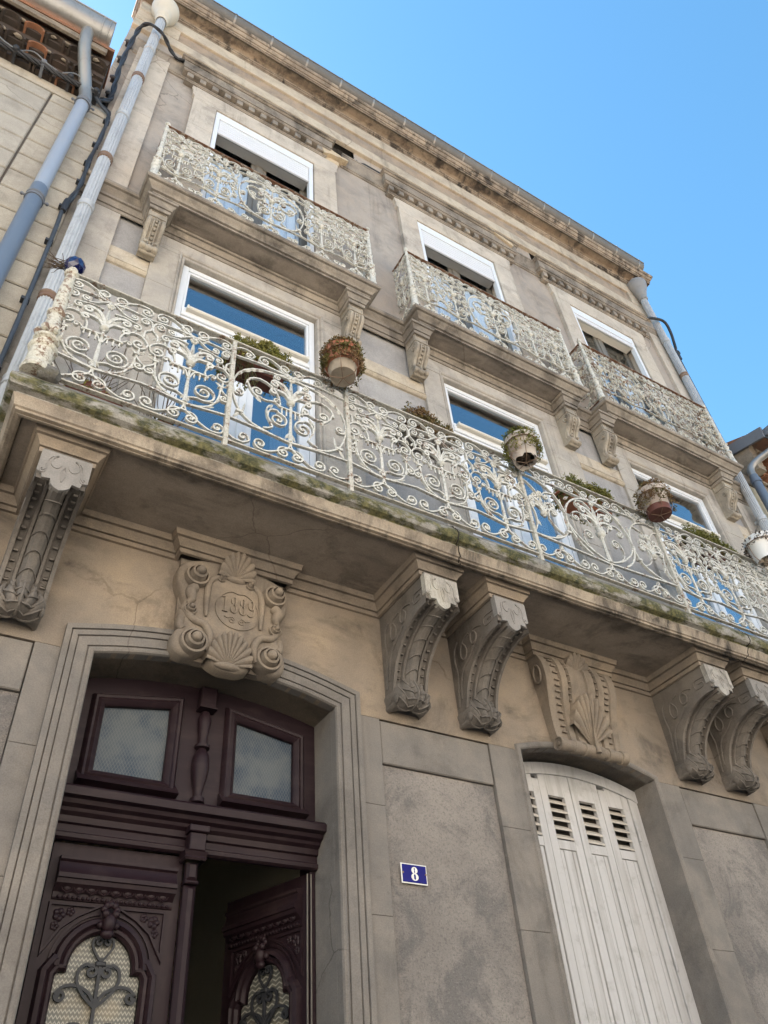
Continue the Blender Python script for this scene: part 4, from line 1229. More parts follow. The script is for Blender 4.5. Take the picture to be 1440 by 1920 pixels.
# ---- windows
def win_first(c):
    o0, o1 = c - .62 + .004, c + .62 - .004
    y = .066
    def rect_frame(b, x0, x1, z0, z1, w, y0, y1, wb=None):
        wb = w if wb is None else wb
        b.bev(x0, x0 + w, y0, y1, z0, z1, .004); b.bev(x1 - w, x1, y0, y1, z0, z1, .004)
        b.bev(x0 + w, x1 - w, y0, y1, z1 - w, z1, .004); b.bev(x0 + w, x1 - w, y0, y1, z0, z0 + wb, .004)
    b = MB(); rect_frame(b, o0, o1, 4.9, 7.686, .052, y, .13)
    root = b.build('window', M['pvc'], house, smooth=False)
    # fixed light
    b = MB(); rect_frame(b, o0 + .0525, o1 - .0525, 7.06, 7.633, .022, y + .010, .12, .055); b.build('fixed_light', M['pvc'], root, smooth=False)
    g = MB(); g.box(o0 + .07, o1 - .07, y + .032, y + .036, 7.11, 7.615); g.build('pane', M['glass'], root)
    # transom bar with a blind rail carried in front
    b = MB(); b.bev(o0 + .0525, o1 - .0525, y - .008, .12, 6.985, 7.058, .006); b.build('transom', M['pvc'], root, smooth=False)
    b = MB(); b.bev(o0 + .10, o1 - .09, y - .052, y - .010, 7.035, 7.068, .008); b.box(o0 + .085, o0 + .10, y - .05, y, 7.03, 7.075); b.box(o1 - .09, o1 - .075, y - .05, y, 7.03, 7.075)
    b.build('blind_rail', M['pvc_warm'], root, smooth=False)
    m = c
    for (a, d) in ((o0 + .054, m - .004), (m + .004, o1 - .054)):
        b = MB(); rect_frame(b, a, d, 4.92, 6.982, .085, y + .006, .12, .10)
        cs = b.build('casement', M['pvc'], root, smooth=False)
        g = MB(); g.box(a + .08, d - .08, y + .035, y + .039, 5.0, 6.92); g.build('pane', M['glass'], cs)
    b = MB(); b.bev(m - .03, m + .03, y - .012, y + .004, 4.93, 6.97, .006); b.build('meeting_cover', M['pvc'], root, smooth=False)
    # net curtain drawn to either side, inside the room
    for a, d in ((o0 + .08, o0 + .30), (o1 - .30, o1 - .08)):
        q = MB(); rows = []
        for z in (4.95, 6.95):
            rows.append([(a + (d - a) * k / 24, .26 + .025 * math.sin(k * 1.3), z) for k in range(25)])
        q.grid(rows); q.build('curtain', M['curtain'], root, angle=80)
for c in CEN: win_first(c)

def win_second(k):
    o0, o1 = SO[k]
    a, d = o0 + .004, o1 - .004
    b = MB()
    b.bev(a, a + .05, -.030, .03, 8.2, LZ - .002, .003); b.bev(d - .05, d, -.030, .03, 8.2, LZ - .002, .003)
    b.bev(a, d, -.034, .03, LZ - .145, LZ - .002, .004)
    root = b.build('window', M['pvc'], house, smooth=False)
    drop = .31 if k < 2 else .06
    z = LZ - .147
    n = 6 if k < 2 else 1
    me = None
    for i in range(n):
        h = (drop / n)
        q = MB(); q.bev(a + .052, d - .052, -.022, -.004, z - h + .009, z - .0005, .007); q.build('roller_slat', M['roller'], root, smooth=False)
        z -= h
    q = MB(); q.bev(a + .052, d - .052, -.026, -.004, z - .028, z - .001, .006); q.build('blind_bar', M['roller'], root, smooth=False)
    q = MB(); q.bev(a + .052, d - .052, -.002, .11, z - .02, LZ - .006, .006); q.build('blind_housing', M['pvc_warm'] if k == 2 else M['housing_shade'], root, smooth=False)
    zt = z - .03
    # wooden casements behind
    y0 = .115
    def fr(b, x0, x1, z0, z1, w):
        b.bev(x0, x0 + w, y0, y0 + .04, z0, z1, .005); b.bev(x1 - w, x1, y0, y0 + .04, z0, z1, .005)
        b.bev(x0 + w, x1 - w, y0, y0 + .04, z1 - w, z1, .005); b.bev(x0 + w, x1 - w, y0, y0 + .04, z0, z0 + w, .005)
    m = (a + d) / 2
    for (p, q_) in ((a + .0, m - .004), (m + .004, d - .0)):
        b = MB(); fr(b, p, q_, 8.22, LZ - .01, .085)
        cs = b.build('casement', M['olive'], root, smooth=False)
        g = MB(); g.box(p + .08, q_ - .08, y0 + .018, y0 + .022, 8.29, LZ - .08); g.build('pane', M['glass3'], cs)
    b = MB(); b.bev(m - .04, m + .04, y0 - .014, y0 - .001, 8.24, LZ - .03, .006); b.build('meeting_cover', M['olive'], root, smooth=False)
    # white curtain across the lower half, brown shutter leaves behind the upper half
    q = MB(); rows = []
    for zz in (8.22, 10.20):
        rows.append([(a + (d - a) * i / 72, .215 + .022 * math.sin(i * .95) + .008 * math.sin(i * 2.3), zz) for i in range(73)])
    q.grid(rows); q.build('curtain', M['curtain'], root, angle=80)
    for i in range(8):
        x0 = a + (d - a) * i / 8; x1 = a + (d - a) * (i + 1) / 8
        q = MB(); q.bev(x0 + .002, x1 - .002, .29, .315, 9.9, LZ - .02, .006); q.build('inner_board', M['olive'], root, smooth=False)
    if k == 0:
        q = MB(); q.ball((o1 - .42, .19, 8.50), .09, 8, 6, sc=(1.1, .25, .7)); q.build('hanging_cloth', M['teal'], root)
for k in range(3): win_second(k)

# ---- ground floor shutters: arched leaves with louvred heads
def shutter(o0, o1):
    y = .205
    a = arc_pts(o0 + .002, o1 - .002, ZS - .012, ZC - .012, 16)
    w = 4
    edges = [o0 + .035, o0 + .300, o0 + .575, o0 + .838, o1 - .085]
    def top(x):
        for i in range(len(a) - 1):
            if a[i][0] <= x <= a[i + 1][0]:
                t = (x - a[i][0]) / (a[i + 1][0] - a[i][0]); return a[i][1] + t * (a[i + 1][1] - a[i][1])
        return a[0][1]
    f = MB(); f.prism(a + [(x, z - .080) for x, z in reversed(a)], y - .012, y + .05)
    f.bev(o0 + .001, edges[0] - .003, y + .0, y + .06, .96, ZS - .066, .004); f.bev(edges[-1] + .003, o1 - .001, y - .004, y + .06, .96, ZS - .066, .004)
    root = f.build('shutter', M['shutter'], house, angle=30)
    for i in range(4):
        x0, x1 = edges[i] + .003, edges[i + 1] - .003
        cx = (x0 + x1) / 2; hw = .072
        tz = min(top(x0), top(x1)) - .054
        yy = y + (.0, .004, .002, .003)[i]
        b = MB()
        # stiles, head and boarding round five louvre slots
        b.bev(x0, cx - hw, yy, yy + .03, .98, tz, .003); b.bev(cx + hw, x1, yy, yy + .03, .98, tz, .003)
        b.prism([(cx - hw, 3.647), (cx + hw, 3.647), (cx + hw, top(cx + hw) - .054), (cx - hw, top(cx - hw) - .054)], yy + .001, yy + .03)
        b.bev(cx - hw, cx + hw, yy + .001, yy + .03, 3.30, 3.358, .002)
        b.bev(cx - hw + .004, cx - .038, yy + .0065, yy + .03, .98, 3.298, .004); b.bev(cx - .034, cx + .034, yy + .006, yy + .03, .98, 3.298, .004); b.bev(cx + .038, cx + hw - .004, yy + .0065, yy + .03, .98, 3.298, .004)
        pl = b.build('shutter_board', M['shutter'], root, smooth=False)
        for k in range(5):
            z = 3.362 + k * .057
            s = MB(); s.add([(cx - hw, yy + .002, z + .004), (cx + hw, yy + .002, z + .004), (cx + hw, yy + .002, z + .016), (cx - hw, yy + .002, z + .016),
                             (cx - hw, yy + .046, z + .040), (cx + hw, yy + .046, z + .040), (cx + hw, yy + .046, z + .052), (cx - hw, yy + .046, z + .052)],
                            [(0, 1, 2, 3), (4, 7, 6, 5), (0, 4, 5, 1), (1, 5, 6, 2), (2, 6, 7, 3), (3, 7, 4, 0)])
            s.build('louvre_slat', M['louvre'], pl, smooth=False)
    bk = MB(); bk.box(o0 + .0, o1 - .0, y + .10, y + .12, .96, ZC - .02); bk.build('backing', M['olive'], root)
    for z in (3.50, 2.72, 1.6):
        h = MB()
        h.tube([(edges[-1] + .002, y - .010, z - .07), (edges[-1] + .002, y - .010, z + .001)], .009, 8); h.tube([(edges[-1] + .002, y - .010, z), (edges[-1] + .002, y - .010, z + .07)], .0095, 8)
        h.build('hinge', M['shutter'], root)
shutter(3.284, 4.486); shutter(5.80, 7.00)

# ---- front door
def profile_frame(b, x0, x1, z0, z1a, z1b, pr, closed=True):
    b.sweep([(x0, z0), (x0, z1a), (x1, z1b), (x1, z0)], pr, fn=lambda a, c, h: (a, h, c), closed=closed, caps=False)
def door():
    y = .25
    b = MB()
    a = arc_pts(DX0 + .001, DX1 - .001, ZS - .003, ZC - .003, 16)
    # arched head frame, jamb posts
    P1 = (.735, 1.078, 3.322, 3.665, 3.722); P2 = (1.452, 1.795, 3.322, 3.722, 3.665)
    b.prism([(DX0 + .001, 3.10)] + a + [(DX1 - .001, 3.10), (1.82, 3.10), (1.82, 3.70), (1.46, 3.76), (1.43, 3.10), (1.10, 3.10), (1.07, 3.76), (.71, 3.70), (.71, 3.10)], y, y + .06)
    b.box(.71, 1.095, y + .001, y + .059, 3.10, 3.318); b.box(1.435, 1.82, y + .001, y + .059, 3.10, 3.318)
    b.bev(DX0 + .001, DX0 + .048, y + .02, y + .12, 0.0, 3.098, .006); b.bev(DX1 - .032, DX1 - .001, y - .0, y + .12, 0.0, 3.098, .006)
    root = b.build('front_door', M['door'], house, smooth=False)
    # bolection frames round the two fanlight panes
    pr = [(0, .02), (0, -.015), (-.012, -.030), (-.026, -.040), (-.040, -.030), (-.052, -.034), (-.062, -.022), (-.070, -.0), (-.070, .02)]
    for P in (P1, P2):
        f = MB(); profile_frame(f, P[0], P[1], P[2], P[3], P[4], [(o, y + d) for o, d in pr])
        fr = f.build('fanlight_frame', M['door'], root, angle=28)
        s = MB(); s.add([(P[0] - .074, y - .072, 3.248), (P[1] + .074, y - .072, 3.248), (P[1] + .074, y, 3.318), (P[0] - .074, y, 3.318), (P[0] - .074, y, 3.235), (P[1] + .074, y, 3.235)], [(0, 1, 2, 3), (0, 4, 5, 1), (0, 3, 4), (1, 5, 2)])
        s.build('drip_sill', M['door'], fr, smooth=False)
        g = MB(); g.prism([(P[0] - .004, P[2] - .004), (P[1] + .004, P[2] - .004), (P[1] + .004, P[4] + .004), (P[0] - .004, P[3] + .004)], y + .008, y + .012)
        g.build('pane', M['mesh_glass'], fr)
    t = MB(); pr = [(.020, 3.236), (.036, 3.24), (.036, 3.262), (.024, 3.268), (.020, 3.28), (.026, 3.31), (.038, 3.36), (.046, 3.42), (.044, 3.47), (.036, 3.50), (.024, 3.515), (.022, 3.525), (.040, 3.530), (.042, 3.545), (.024, 3.552), (.026, 3.60), (.034, 3.66), (.036, 3.70), (.024, 3.735), (.020, 3.74)]
    t.lathe(pr, (1.266, y - .014, 0), 14); t.bev(1.266 - .045, 1.266 + .045, y - .062, y + .01, 3.745, 3.872, .006); t.box(1.266 - .05, 1.266 + .05, y - .07, y, 3.742, 3.752)
    t.build('baluster', M['door'], root, angle=40)
    # transom cornice
    t = MB(); pr = [(0, 2.985), (.020, 2.986), (.032, 2.994), (.034, 3.012), (.022, 3.020), (.020, 3.052), (.034, 3.058), (.038, 3.085), (.060, 3.098), (.066, 3.112), (.092, 3.122), (.100, 3.140), (.132, 3.146), (.136, 3.180), (.118, 3.196), (0, 3.204)]
    t.sweep([(DX0 + .003, y), (DX1 - .003, y)], pr)
    t.build('transom', M['door'], root, angle=25)
    t = MB(); t.bev(1.215, 1.315, y - .105, y, 3.068, 3.10, .004); t.bev(1.225, 1.305, y - .092, y, 2.985, 3.066, .004)
    t.sweep([(1.222, y), (1.222, y - .07), (1.308, y - .07), (1.308, y)], [(0, 2.945), (.006, 2.946), (.012, 2.955), (.006, 2.964), (.010, 2.972), (.016, 2.984), (0, 2.984)])
    t.build('capital', M['door'], root, angle=25)
    t = MB(); t.bev(1.238, 1.292, y - .05, y - .002, 2.865, 2.944, .012); t.bev(1.232, 1.298, y - .056, y - .002, 2.846, 2.862, .006); t.bev(1.236, 1.294, y - .046, y - .002, .1, 2.844, .018)
    t.build('meeting_post', M['door_v'], root, smooth=False)
    return root
door()

def grille(b, cx, y, sc=1.0):
    def S(pts, w=.012): b.bar(cr(pts, 3), w, .012, y)
    for s in (-1, 1):
        S([(cx, 2.35), (cx + s * .05, 2.39), (cx + s * .085, 2.44), (cx + s * .082, 2.485), (cx + s * .055, 2.505)] + spiral(cx + s * .032, 2.478, .026, 60 if s > 0 else 120, s * 1.2, .009))
        S([(cx, 2.515), (cx + s * .022, 2.54), (cx + s * .044, 2.575), (cx + s * .040, 2.602)] + spiral(cx + s * .020, 2.592, .018, 40 if s > 0 else 140, s * 1.2, .006), .009)
        S([(cx, 2.355), (cx + s * .03, 2.40), (cx + s * .085, 2.425), (cx + s * .135, 2.42), (cx + s * .162, 2.395)] + spiral(cx + s * .142, 2.388, .022, 10 if s > 0 else 170, s * -1.2, .007))
        S([(cx, 2.25), (cx + s * .05, 2.29), (cx + s * .10, 2.285), (cx + s * .12, 2.25)])
        S([(cx, 2.05), (cx + s * .10, 2.15), (cx + s * .11, 2.22), (cx + s * .06, 2.25)] + spiral(cx + s * .04, 2.225, .024, 70 if s > 0 else 110, s * 1.2, .008))
        S([(cx, 1.55), (cx + s * .10, 1.72), (cx + s * .12, 1.86), (cx + s * .05, 1.94), (cx, 2.0)])
    b.bar([(cx, 1.5), (cx, 2.53)], .014, .014, y)
    b.bev(cx - .022, cx + .022, y - .012, y + .008, 2.498, 2.516, .004)
    b.bar([(cx, 2.36), (cx, 2.455)], .006, .01, y - .002)
def leaf_meshes(w):
    """one carved door leaf, x from 0 to w, front at y=0"""
    cx = w * .475; out = []
    hx = .178                                   # half width of the glazed opening
    def gl(t):                                  # outline of the opening above z=2.40
        pts = [(cx - hx, 1.45), (cx - hx, 2.455), (cx - hx + .012, 2.472), (cx - .134, 2.472)]
        n = 16
        for k in range(n + 1):
            a = PI - PI * k / n
            pts.append((cx + .134 * math.cos(a), 2.487 + .134 * math.sin(a)))
        return pts + [(cx + .134, 2.472), (cx + hx - .012, 2.472), (cx + hx, 2.455), (cx + hx, 1.45)]
    g = gl(0)
    b = MB()
    b.prism([(0, 2.982), (0, .12), (w, .12), (w, 2.982)] , .034, .05)
    b.prism([(0, 1.30), (0, 2.982), (w, 2.982), (w, 1.30), (g[-1][0], 1.30)] + list(reversed(g)) + [(g[0][0], 1.30)], -.001, .033)
    b.prism([(0, .12), (0, 1.299), (w, 1.299), (w, .12)], -.001, .033)
    out.append(('door_leaf', b, 'door_v', 25))
    m = MB(); pr = [(0, .03), (0, -.012), (-.010, -.028), (-.022, -.030), (-.030, -.020), (-.040, -.036), (-.058, -.030), (-.066, -.010), (-.068, .0)]
    m.sweep(g, pr, fn=lambda a, c, h: (a, h, c), caps=True)
    out.append(('arch_moulding', m, 'door', 25))
    q = MB(); q.prism(g, .012, .016); out.append(('pane', q, 'zig_glass', 30))
    c = MB(); c.sweep([(.035, 0), (w - .035, 0)], [(0, 2.742), (.008, 2.744), (.012, 2.752), (.012, 2.772), (.030, 2.790), (.048, 2.800), (.052, 2.818), (.062, 2.820), (.062, 2.838), (.052, 2.850), (.040, 2.872), (.034, 2.892), (.046, 2.900), (.046, 2.914), (.0, 2.922)])
    out.append(('leaf_cornice', c, 'door', 25))
    e = MB()
    n = 9
    for k in range(n):
        x = .06 + (w - .12) * (k + .5) / n
        e.ball((x, -.022, 2.788), .020, 8, 5, sc=(1, .5, .8))
        e.tube([(x - .026, -.026, 2.796), (x - .02, -.028, 2.778), (x, -.024, 2.768), (x + .02, -.028, 2.778), (x + .026, -.026, 2.796)], .004, 4)
    for k in range(24):
        e.ball((.05 + (w - .10) * (k + .5) / 24, -.013, 2.754), .0085, 6, 4)
    out.append(('carved_beading', e, 'door', 60))
    # spandrels and crowning ornament
    s = MB()
    for sg in (-1, 1):
        tri = [(cx + sg * .245, 2.722), (cx + sg * .06, 2.722), (cx + sg * .13, 2.69), (cx + sg * .195, 2.64), (cx + sg * .235, 2.575), (cx + sg * .245, 2.56)]
        s.sweep(tri if sg > 0 else tri[::-1], [(0, .0), (0, -.014), (.010, -.014), (.013, 0)], fn=lambda a, c_, h: (a, h, c_), closed=True, caps=False)
        for (dx, dz, r) in ((.205, 2.685, .022), (.16, 2.70, .015), (.215, 2.64, .015)):
            for k in range(5):
                a = 2 * PI * k / 5
                s.ball((cx + sg * dx + r * .7 * math.cos(a), -.004, dz + r * .7 * math.sin(a)), r * .62, 6, 4, sc=(1, .5, 1))
        ar = [(cx + sg * .215 * math.cos(R(t)), 2.487 + .215 * math.sin(R(t))) for t in range(8, 84, 6)]
        s.bar(ar, .010, .018, -.004)
    out.append(('spandrel', s, 'door', 40))
    o = MB()
    for k in range(5):
        a = R(20 + 35 * k); o.ball((cx + .030 * math.cos(a), -.040, 2.700 + .032 * math.sin(a)), .0165, 7, 5, sc=(1, .8, 1))
    for sg in (-1, 1): o.ball((cx + sg * .022, -.052, 2.690), .018, 8, 6); o.ball((cx + sg * .034, -.036, 2.648), .016, 7, 5)
    o.ball((cx, -.045, 2.655), .034, 10, 7, sc=(.9, .8, 1.2)); o.ball((cx, -.042, 2.613), .026, 8, 6, sc=(1.2, .8, .8))
    out.append(('carved_mask', o, 'door', 60))
    k = MB(); grille(k, cx, -.006); out.append(('iron_grille', k, 'cable', 40))
    p = MB(); 
    p.sweep([(cx - .2, .25), (cx - .2, 1.15), (cx + .2, 1.15), (cx + .2, .25)], [(0, .0), (0, -.02), (-.02, -.03), (-.035, -.01), (-.036, .0)], fn=lambda a, c_, h: (a, h, c_), closed=True, caps=False)
    out.append(('lower_panel', p, 'door', 25))
    return out
def leaves():
    w = .600
    ms = [(n, mb.mesh(n, M[m], True, True, an)) for n, mb, m, an in leaf_meshes(w)]
    hx = -house.location.x
    for i, (loc, rz, mirror) in enumerate((((.636, .262, 0), 0.0, 1), ((1.905, .275, 0), R(-70), -1))):
        root = link(ms[0][0], ms[0][1], house, (loc[0] + hx, loc[1], 0), (0, 0, rz))
        root.scale = (mirror, 1, 1)
        for n, me in ms[1:]: link(n, me, root)
        if i == 1:
            root['label'] = 'open door leaf swung into the dark hallway'
            h = MB()
            h.tube([(1.922, .262, 2.80), (1.922, .262, 2.94)], .008, 8); h.tube([(1.922, .262, 2.72), (1.922, .262, 2.79)], .0085, 8)
            h.box(1.914, 1.918, .268, .27, .15, 2.70)
            h.build('hinge', M['steel'], house)
            for sx in (1.888, 1.9085):
                h = MB(); h.box(sx, sx + .004, .246, .256, .12, 2.972); h.build('weather_strip', M['trough_grey'], house, smooth=False)
leaves()
def hallway():
    b = MB()
    b.box(.30, .35, .37, 6.0, .05, 4.5); b.box(2.2, 2.25, .37, 6.0, .05, 4.5); b.box(.30, 2.25, 6.0, 6.05, .05, 4.5); b.box(.30, 2.25, .37, 6.05, 4.5, 4.55)
    b.build('hallway', M['hall'], house, smooth=False)
    b = MB(); b.box(.35, 2.2, .37, 6.0, .051, .06); b.build('hall_floor', M['paving'], house)
hallway()
# ================================================================== balcony railings
def leaf2(b, x, z, ang, L, W, y=0.0, d=.016):
    # small lens-shaped cast leaf
    ca, sa = math.cos(R(ang)), math.sin(R(ang))
    rows = []
    for t, k in ((0, .15), (.25, .8), (.5, 1), (.78, .6), (1, .05)):
        cx, cz = x + ca * L * t, z + sa * L * t
        nx, nz = -sa * W / 2 * k, ca * W / 2 * k
        rows.append([(cx + nx, y, cz + nz), (cx, y - d * .6 * k, cz), (cx - nx, y, cz - nz), (cx, y + d * .6 * k, cz)])
    b.grid(rows, True)
T, DP = .0095, .021
def bouquet(b, z0, k=1.0, y=0.0):
    # palmette plume on a cup, with flower
    b.lathe([(.0, -.035), (.014, -.03), (.010, -.018), (.026, -.008), (.030, .006), (.018, .016), (.014, .03), (0, .03)], (0, y, z0), 8)
    for s in (-1, 1):
        p1 = cr([(0, z0 + .02), (s * .018 * k, z0 + .085 * k), (s * .05 * k, z0 + .135 * k), (s * .095 * k, z0 + .150 * k)] + spiral(s * .105 * k, z0 + .122 * k, .028 * k, 85 if s > 0 else 95, -s * 1.2, .008), 2)
        b.bar(p1, .020 * k, .020, y, None, .45)
        p2 = cr([(s * .008, z0 + .02), (s * .04 * k, z0 + .062 * k), (s * .085 * k, z0 + .072 * k)] + spiral(s * .112 * k, z0 + .048 * k, .024 * k, 90, -s * 1.1, .008), 2)
        b.bar(p2, .018 * k, .022, y, None, .4)
        leaf2(b, s * .006, z0 + .03, 90 - s * 18, .15 * k, .022, y, .02); leaf2(b, s * .03 * k, z0 + .075 * k, 90 - s * 42, .07 * k, .024, y, .02)
    leaf2(b, 0, z0 + .03, 90, .19 * k, .028, y, .03)
    for a in range(0, 360, 60):
        b.ball((.017 * math.cos(R(a)), y - .006, z0 + .222 * k + .017 * math.sin(R(a))), .0125, 6, 4, sc=(1, .8, 1))
    b.ball((0, y - .012, z0 + .222 * k), .011, 6, 4)
def knob(b, x, z, y=0.0, r=.010): b.ball((x, y, z), r, 6, 4, sc=(1, 1.1, 1))
def border(b, u, v0, up, s, side=True):
    # border scrolls along a rail at v0 (up=+1 above the bottom rail, -1 below the top rail)
    f = lambda x, z: (x, v0 + up * z)
    def S(pts, a0, c, r, tn, r1=None):
        b.bar(cr([f(x, z) for x, z in pts] + [f(px, pz) for px, pz in [(c[0] + (q[0]), c[1] + q[1]) for q in spiral(0, 0, r, a0, tn, r1)]], 2), T, DP)
        knob(b, *f(c[0], c[1]))
    if side: S([(s * .004, .158), (s * .06 * u, .112), (s * .40 * u, .050), (s * .62 * u, .022)], -90, (s * .80 * u, .066), .044, s * 1.35)
    S([(0, .112), (s * .10 * u, .110)], 80 if s > 0 else 100, (s * .185 * u, .062), .044 * min(1, u / .24 + .1), -s * 1.35)
def lyre(W, H):
    """one repeat of the scroll railing: W wide, H high, centred on x=0, z from 0 to H"""
    b = MB(); u = W / 2
    kx = u / .2425; kz = H / .915
    th = min(1.0, kx + .02); T = .0098 * th; DP = .021 * min(1, th + .1)
    X = lambda a: a * kx
    def S(pts, sp=None, w=None, d=DP):
        w = T if w is None else w * th
        p = [(X(a), c * kz) for a, c in pts]
        if sp:
            cx, cz, r, a0, tn = sp
            p += [(X(cx) + q[0] * kx, cz * kz + q[1] * kz) for q in spiral(0, 0, r, a0, tn, r * .2)]
            knob(b, X(cx), cz * kz)
        b.bar(cr(p, 2), w, d)
    for s in (-1, 1):
        m = lambda L: [(s * a, c) for a, c in L]
        fl = lambda a0: a0 if s > 0 else 180 - a0
        border(b, u, 0.0, 1, s); border(b, u, H, -1, s)
        # bowl, ending in an outward scroll
        S(m([(0, .172), (.07, .182), (.13, .215), (.168, .275), (.186, .35), (.188, .418)]))
        S(m([(.188, .425), (.196, .395), (.214, .372)]), (s * .212, .330, .036, fl(70), s * -1.3))
        # large inner spirals
        S(m([(.012, .225), (.035, .238)]), (s * .094, .318, .078, fl(-115), s * 1.85))
        S(m([(.006, .405), (.02, .45), (.04, .47)]), None)
        # upper C scrolls
        S(m([(.112, .462), (.094, .475), (.088, .51), (.105, .565), (.150, .602), (.20, .595), (.236, .548)]), (s * .190, .520, .046, fl(15), s * -1.45))
        S(m([(.100, .468), (.118, .492)]), (s * .138, .486, .020, fl(140), s * -1.1), .007)
        # clasped fleuron between repeats
        S(m([(.196, .425), (.198, .475)]), None, .010)
        b.box(X(s * .188) - .016, X(s * .188) + .016, -.013, .013, .418 * kz, .432 * kz)
        leaf2(b, X(s * .196), .435 * kz, 90 - s * 60, .05, .016); leaf2(b, X(s * .196), .435 * kz, 90 + s * 60, .05, .016); knob(b, X(s * .226), .468 * kz, 0, .009)
        # spike and side scroll running up to the border
        S(m([(.205, .60), (.207, .66), (.236, .69), (.2385, .74)]), (s * .200, .752, .036, fl(10), s * 1.45))
        S(m([(.0, .800), (.045, .770), (.075, .742), (.105, .728)]), (s * .132, .752, .026, fl(-95), s * 1.3), .0085)
        leaf2(b, X(s * .205), .60 * kz, 90 + s * 22, .06, .016)
        # long rods under the borders
        S(m([(0, .166), (.12, .184), (.2425, .200)]), None, .010)
        S(m([(0, .792), (.10, .806), (.2425, .790)]), None, .009)
        S(m([(.03, .705), (.085, .712), (.14, .700)]), (s * .158, .668, .028, fl(60), s * -1.2), .0085)
        S(m([(.188, .30), (.16, .262), (.13, .255)]), None, .007)
        for q, z_, g, L_ in ((.172, .285, 62, .06), (.12, .205, 30, .055), (.150, .602, 75, .05), (.236, .60, 120, .05), (.045, .775, 40, .045), (.10, .812, 150, .05), (.16, .045, 60, .05)):
            leaf2(b, X(s * q), z_ * kz, g if s > 0 else 180 - g, L_, .017)
        # comb pegs
        for a in (.03, .062, .094): b.bar([(X(s * a), .468 * kz), (X(s * a), .418 * kz + (.0 if a < .07 else .012))], .009, .012)
    b.bar([(X(-.108), .472 * kz), (X(.108), .472 * kz)], .012, .022)
    b.tube([(0, 0, .175 * kz), (0, 0, .22 * kz), (0, 0, .30 * kz), (0, 0, .42 * kz), (0, 0, .50 * kz)], [.020, .012, .013, .008, .010], 6)
    for s in (-1, 0, 1): leaf2(b, 0, .255 * kz, -90 + s * 26, .062, .020)
    f = MB(); bouquet(f, .535 * kz, min(kx, kz))
    return b, f
def oval_panel(W, H, grand=False):
    """wide middle panel: an oval of long scrolls round the same plume"""
    b = MB(); f = MB(); u = W / 2; kz = H / .915
    kx = u / .405
    def S(pts, sp=None, w=T, d=DP, k=2):
        p = [(a * kx, c * kz) for a, c in pts]
        if sp:
            cx, cz, r, a0, tn = sp
            p += [(cx * kx + q[0], cz * kz + q[1]) for q in spiral(0, 0, r, a0, tn, r * .2)]
            knob(b, cx * kx, cz * kz)
        b.bar(cr(p, k), w, d)
    for s in (-1, 1):
        m = lambda L: [(s * a, c) for a, c in L]
        fl = lambda a0: a0 if s > 0 else 180 - a0
        border(b, .24, 0.0, 1, s); border(b, .24, H, -1, s)
        S(m([(.405, .06), (.36, .03), (.30, .025), (.26, .06)]), (s * .30, .072, .034, fl(190), s * -1.2))
        S(m([(.405, .855), (.36, .888), (.30, .89), (.26, .855)]), (s * .30, .846, .032, fl(170), s * 1.2))
        # outer oval
        S(m([(0, .770), (.14, .765), (.27, .725), (.362, .63), (.392, .50), (.368, .36), (.325, .275)]), None, .0105)
        S(m([(.325, .275), (.25, .215), (.12, .182), (0, .17)]), None, .0115)
        S(m([(.392, .50), (.375, .44), (.345, .43)]), (s * .345, .462, .032, fl(-90), s * -1.1))
        b.box(s * .335 * kx - .022, s * .335 * kx + .022, -.014, .014, .268 * kz, .285 * kz)
        leaf2(b, s * .335 * kx, .275 * kz, -90 + s * 30, .075, .022); leaf2(b, s * .335 * kx, .28 * kz, -90 - s * 55, .09, .02)
        leaf2(b, s * .318 * kx, .262 * kz, 90 + s * 8, .12, .016)
        for t in ((.32, .675, 140), (.355, .62, 110), (.29, .71, 160), (.25, .735, 170)):
            leaf2(b, s * t[0] * kx, t[1] * kz, 90 - s * (90 - t[2] + 90) if False else (t[2] if s > 0 else 180 - t[2]), .06, .022)
        # middle S scroll with arrow
        S(m([(.075, .475), (.085, .55), (.135, .625), (.215, .655), (.285, .62), (.305, .56)]), None, .010)
        S(m([(.30, .60), (.275, .52), (.225, .465)]), None, .009)
        leaf2(b, s * .235 * kx, .475 * kz, 225 if s > 0 else -45, .05, .03)
        S(m([(.07, .465), (.115, .49), (.16, .475), (.20, .475)]), (s * .228, .525, .048, fl(-120), s * 1.5))
        S(m([(.10, .485), (.085, .505)]), (s * .10, .50, .026, fl(150), s * -1.2), .008)
        # lower spirals
        S(m([(.18, .215), (.12, .25), (.155, .33), (.14, .40), (.095, .415)]), (s * .085, .335, .066, fl(90), s * 1.6))
        S(m([(.155, .33), (.165, .39), (.15, .43)]), None, .008)
        leaf2(b, s * .15 * kx, .42 * kz, 90 + s * 35, .05, .024)
        S(m([(.0, .79), (.08, .775), (.12, .745)]), (s * .098, .735, .024, fl(20), s * -1.2), .008)
        S(m([(0, .166), (.2, .188), (.405, .20)]), None, .010)
        S(m([(0, .792), (.2, .812), (.405, .79)]), None, .010)
    b.bar([(-.085, .465 * kz), (.085, .465 * kz)], .011, .02)
    b.tube([(0, 0, .175 * kz), (0, 0, .24 * kz), (0, 0, .42 * kz), (0, 0, .50 * kz)], [.018, .012, .009, .011], 6)
    for s in (-1, 0, 1): leaf2(b, 0, .26 * kz, -90 + s * 28, .075, .024)
    for a in (-.06, -.03, .03, .06): b.bar([(a, .46 * kz), (a, .40 * kz)], .009, .012)
    bouquet(f, .535 * kz, 1.05)
    return b, f
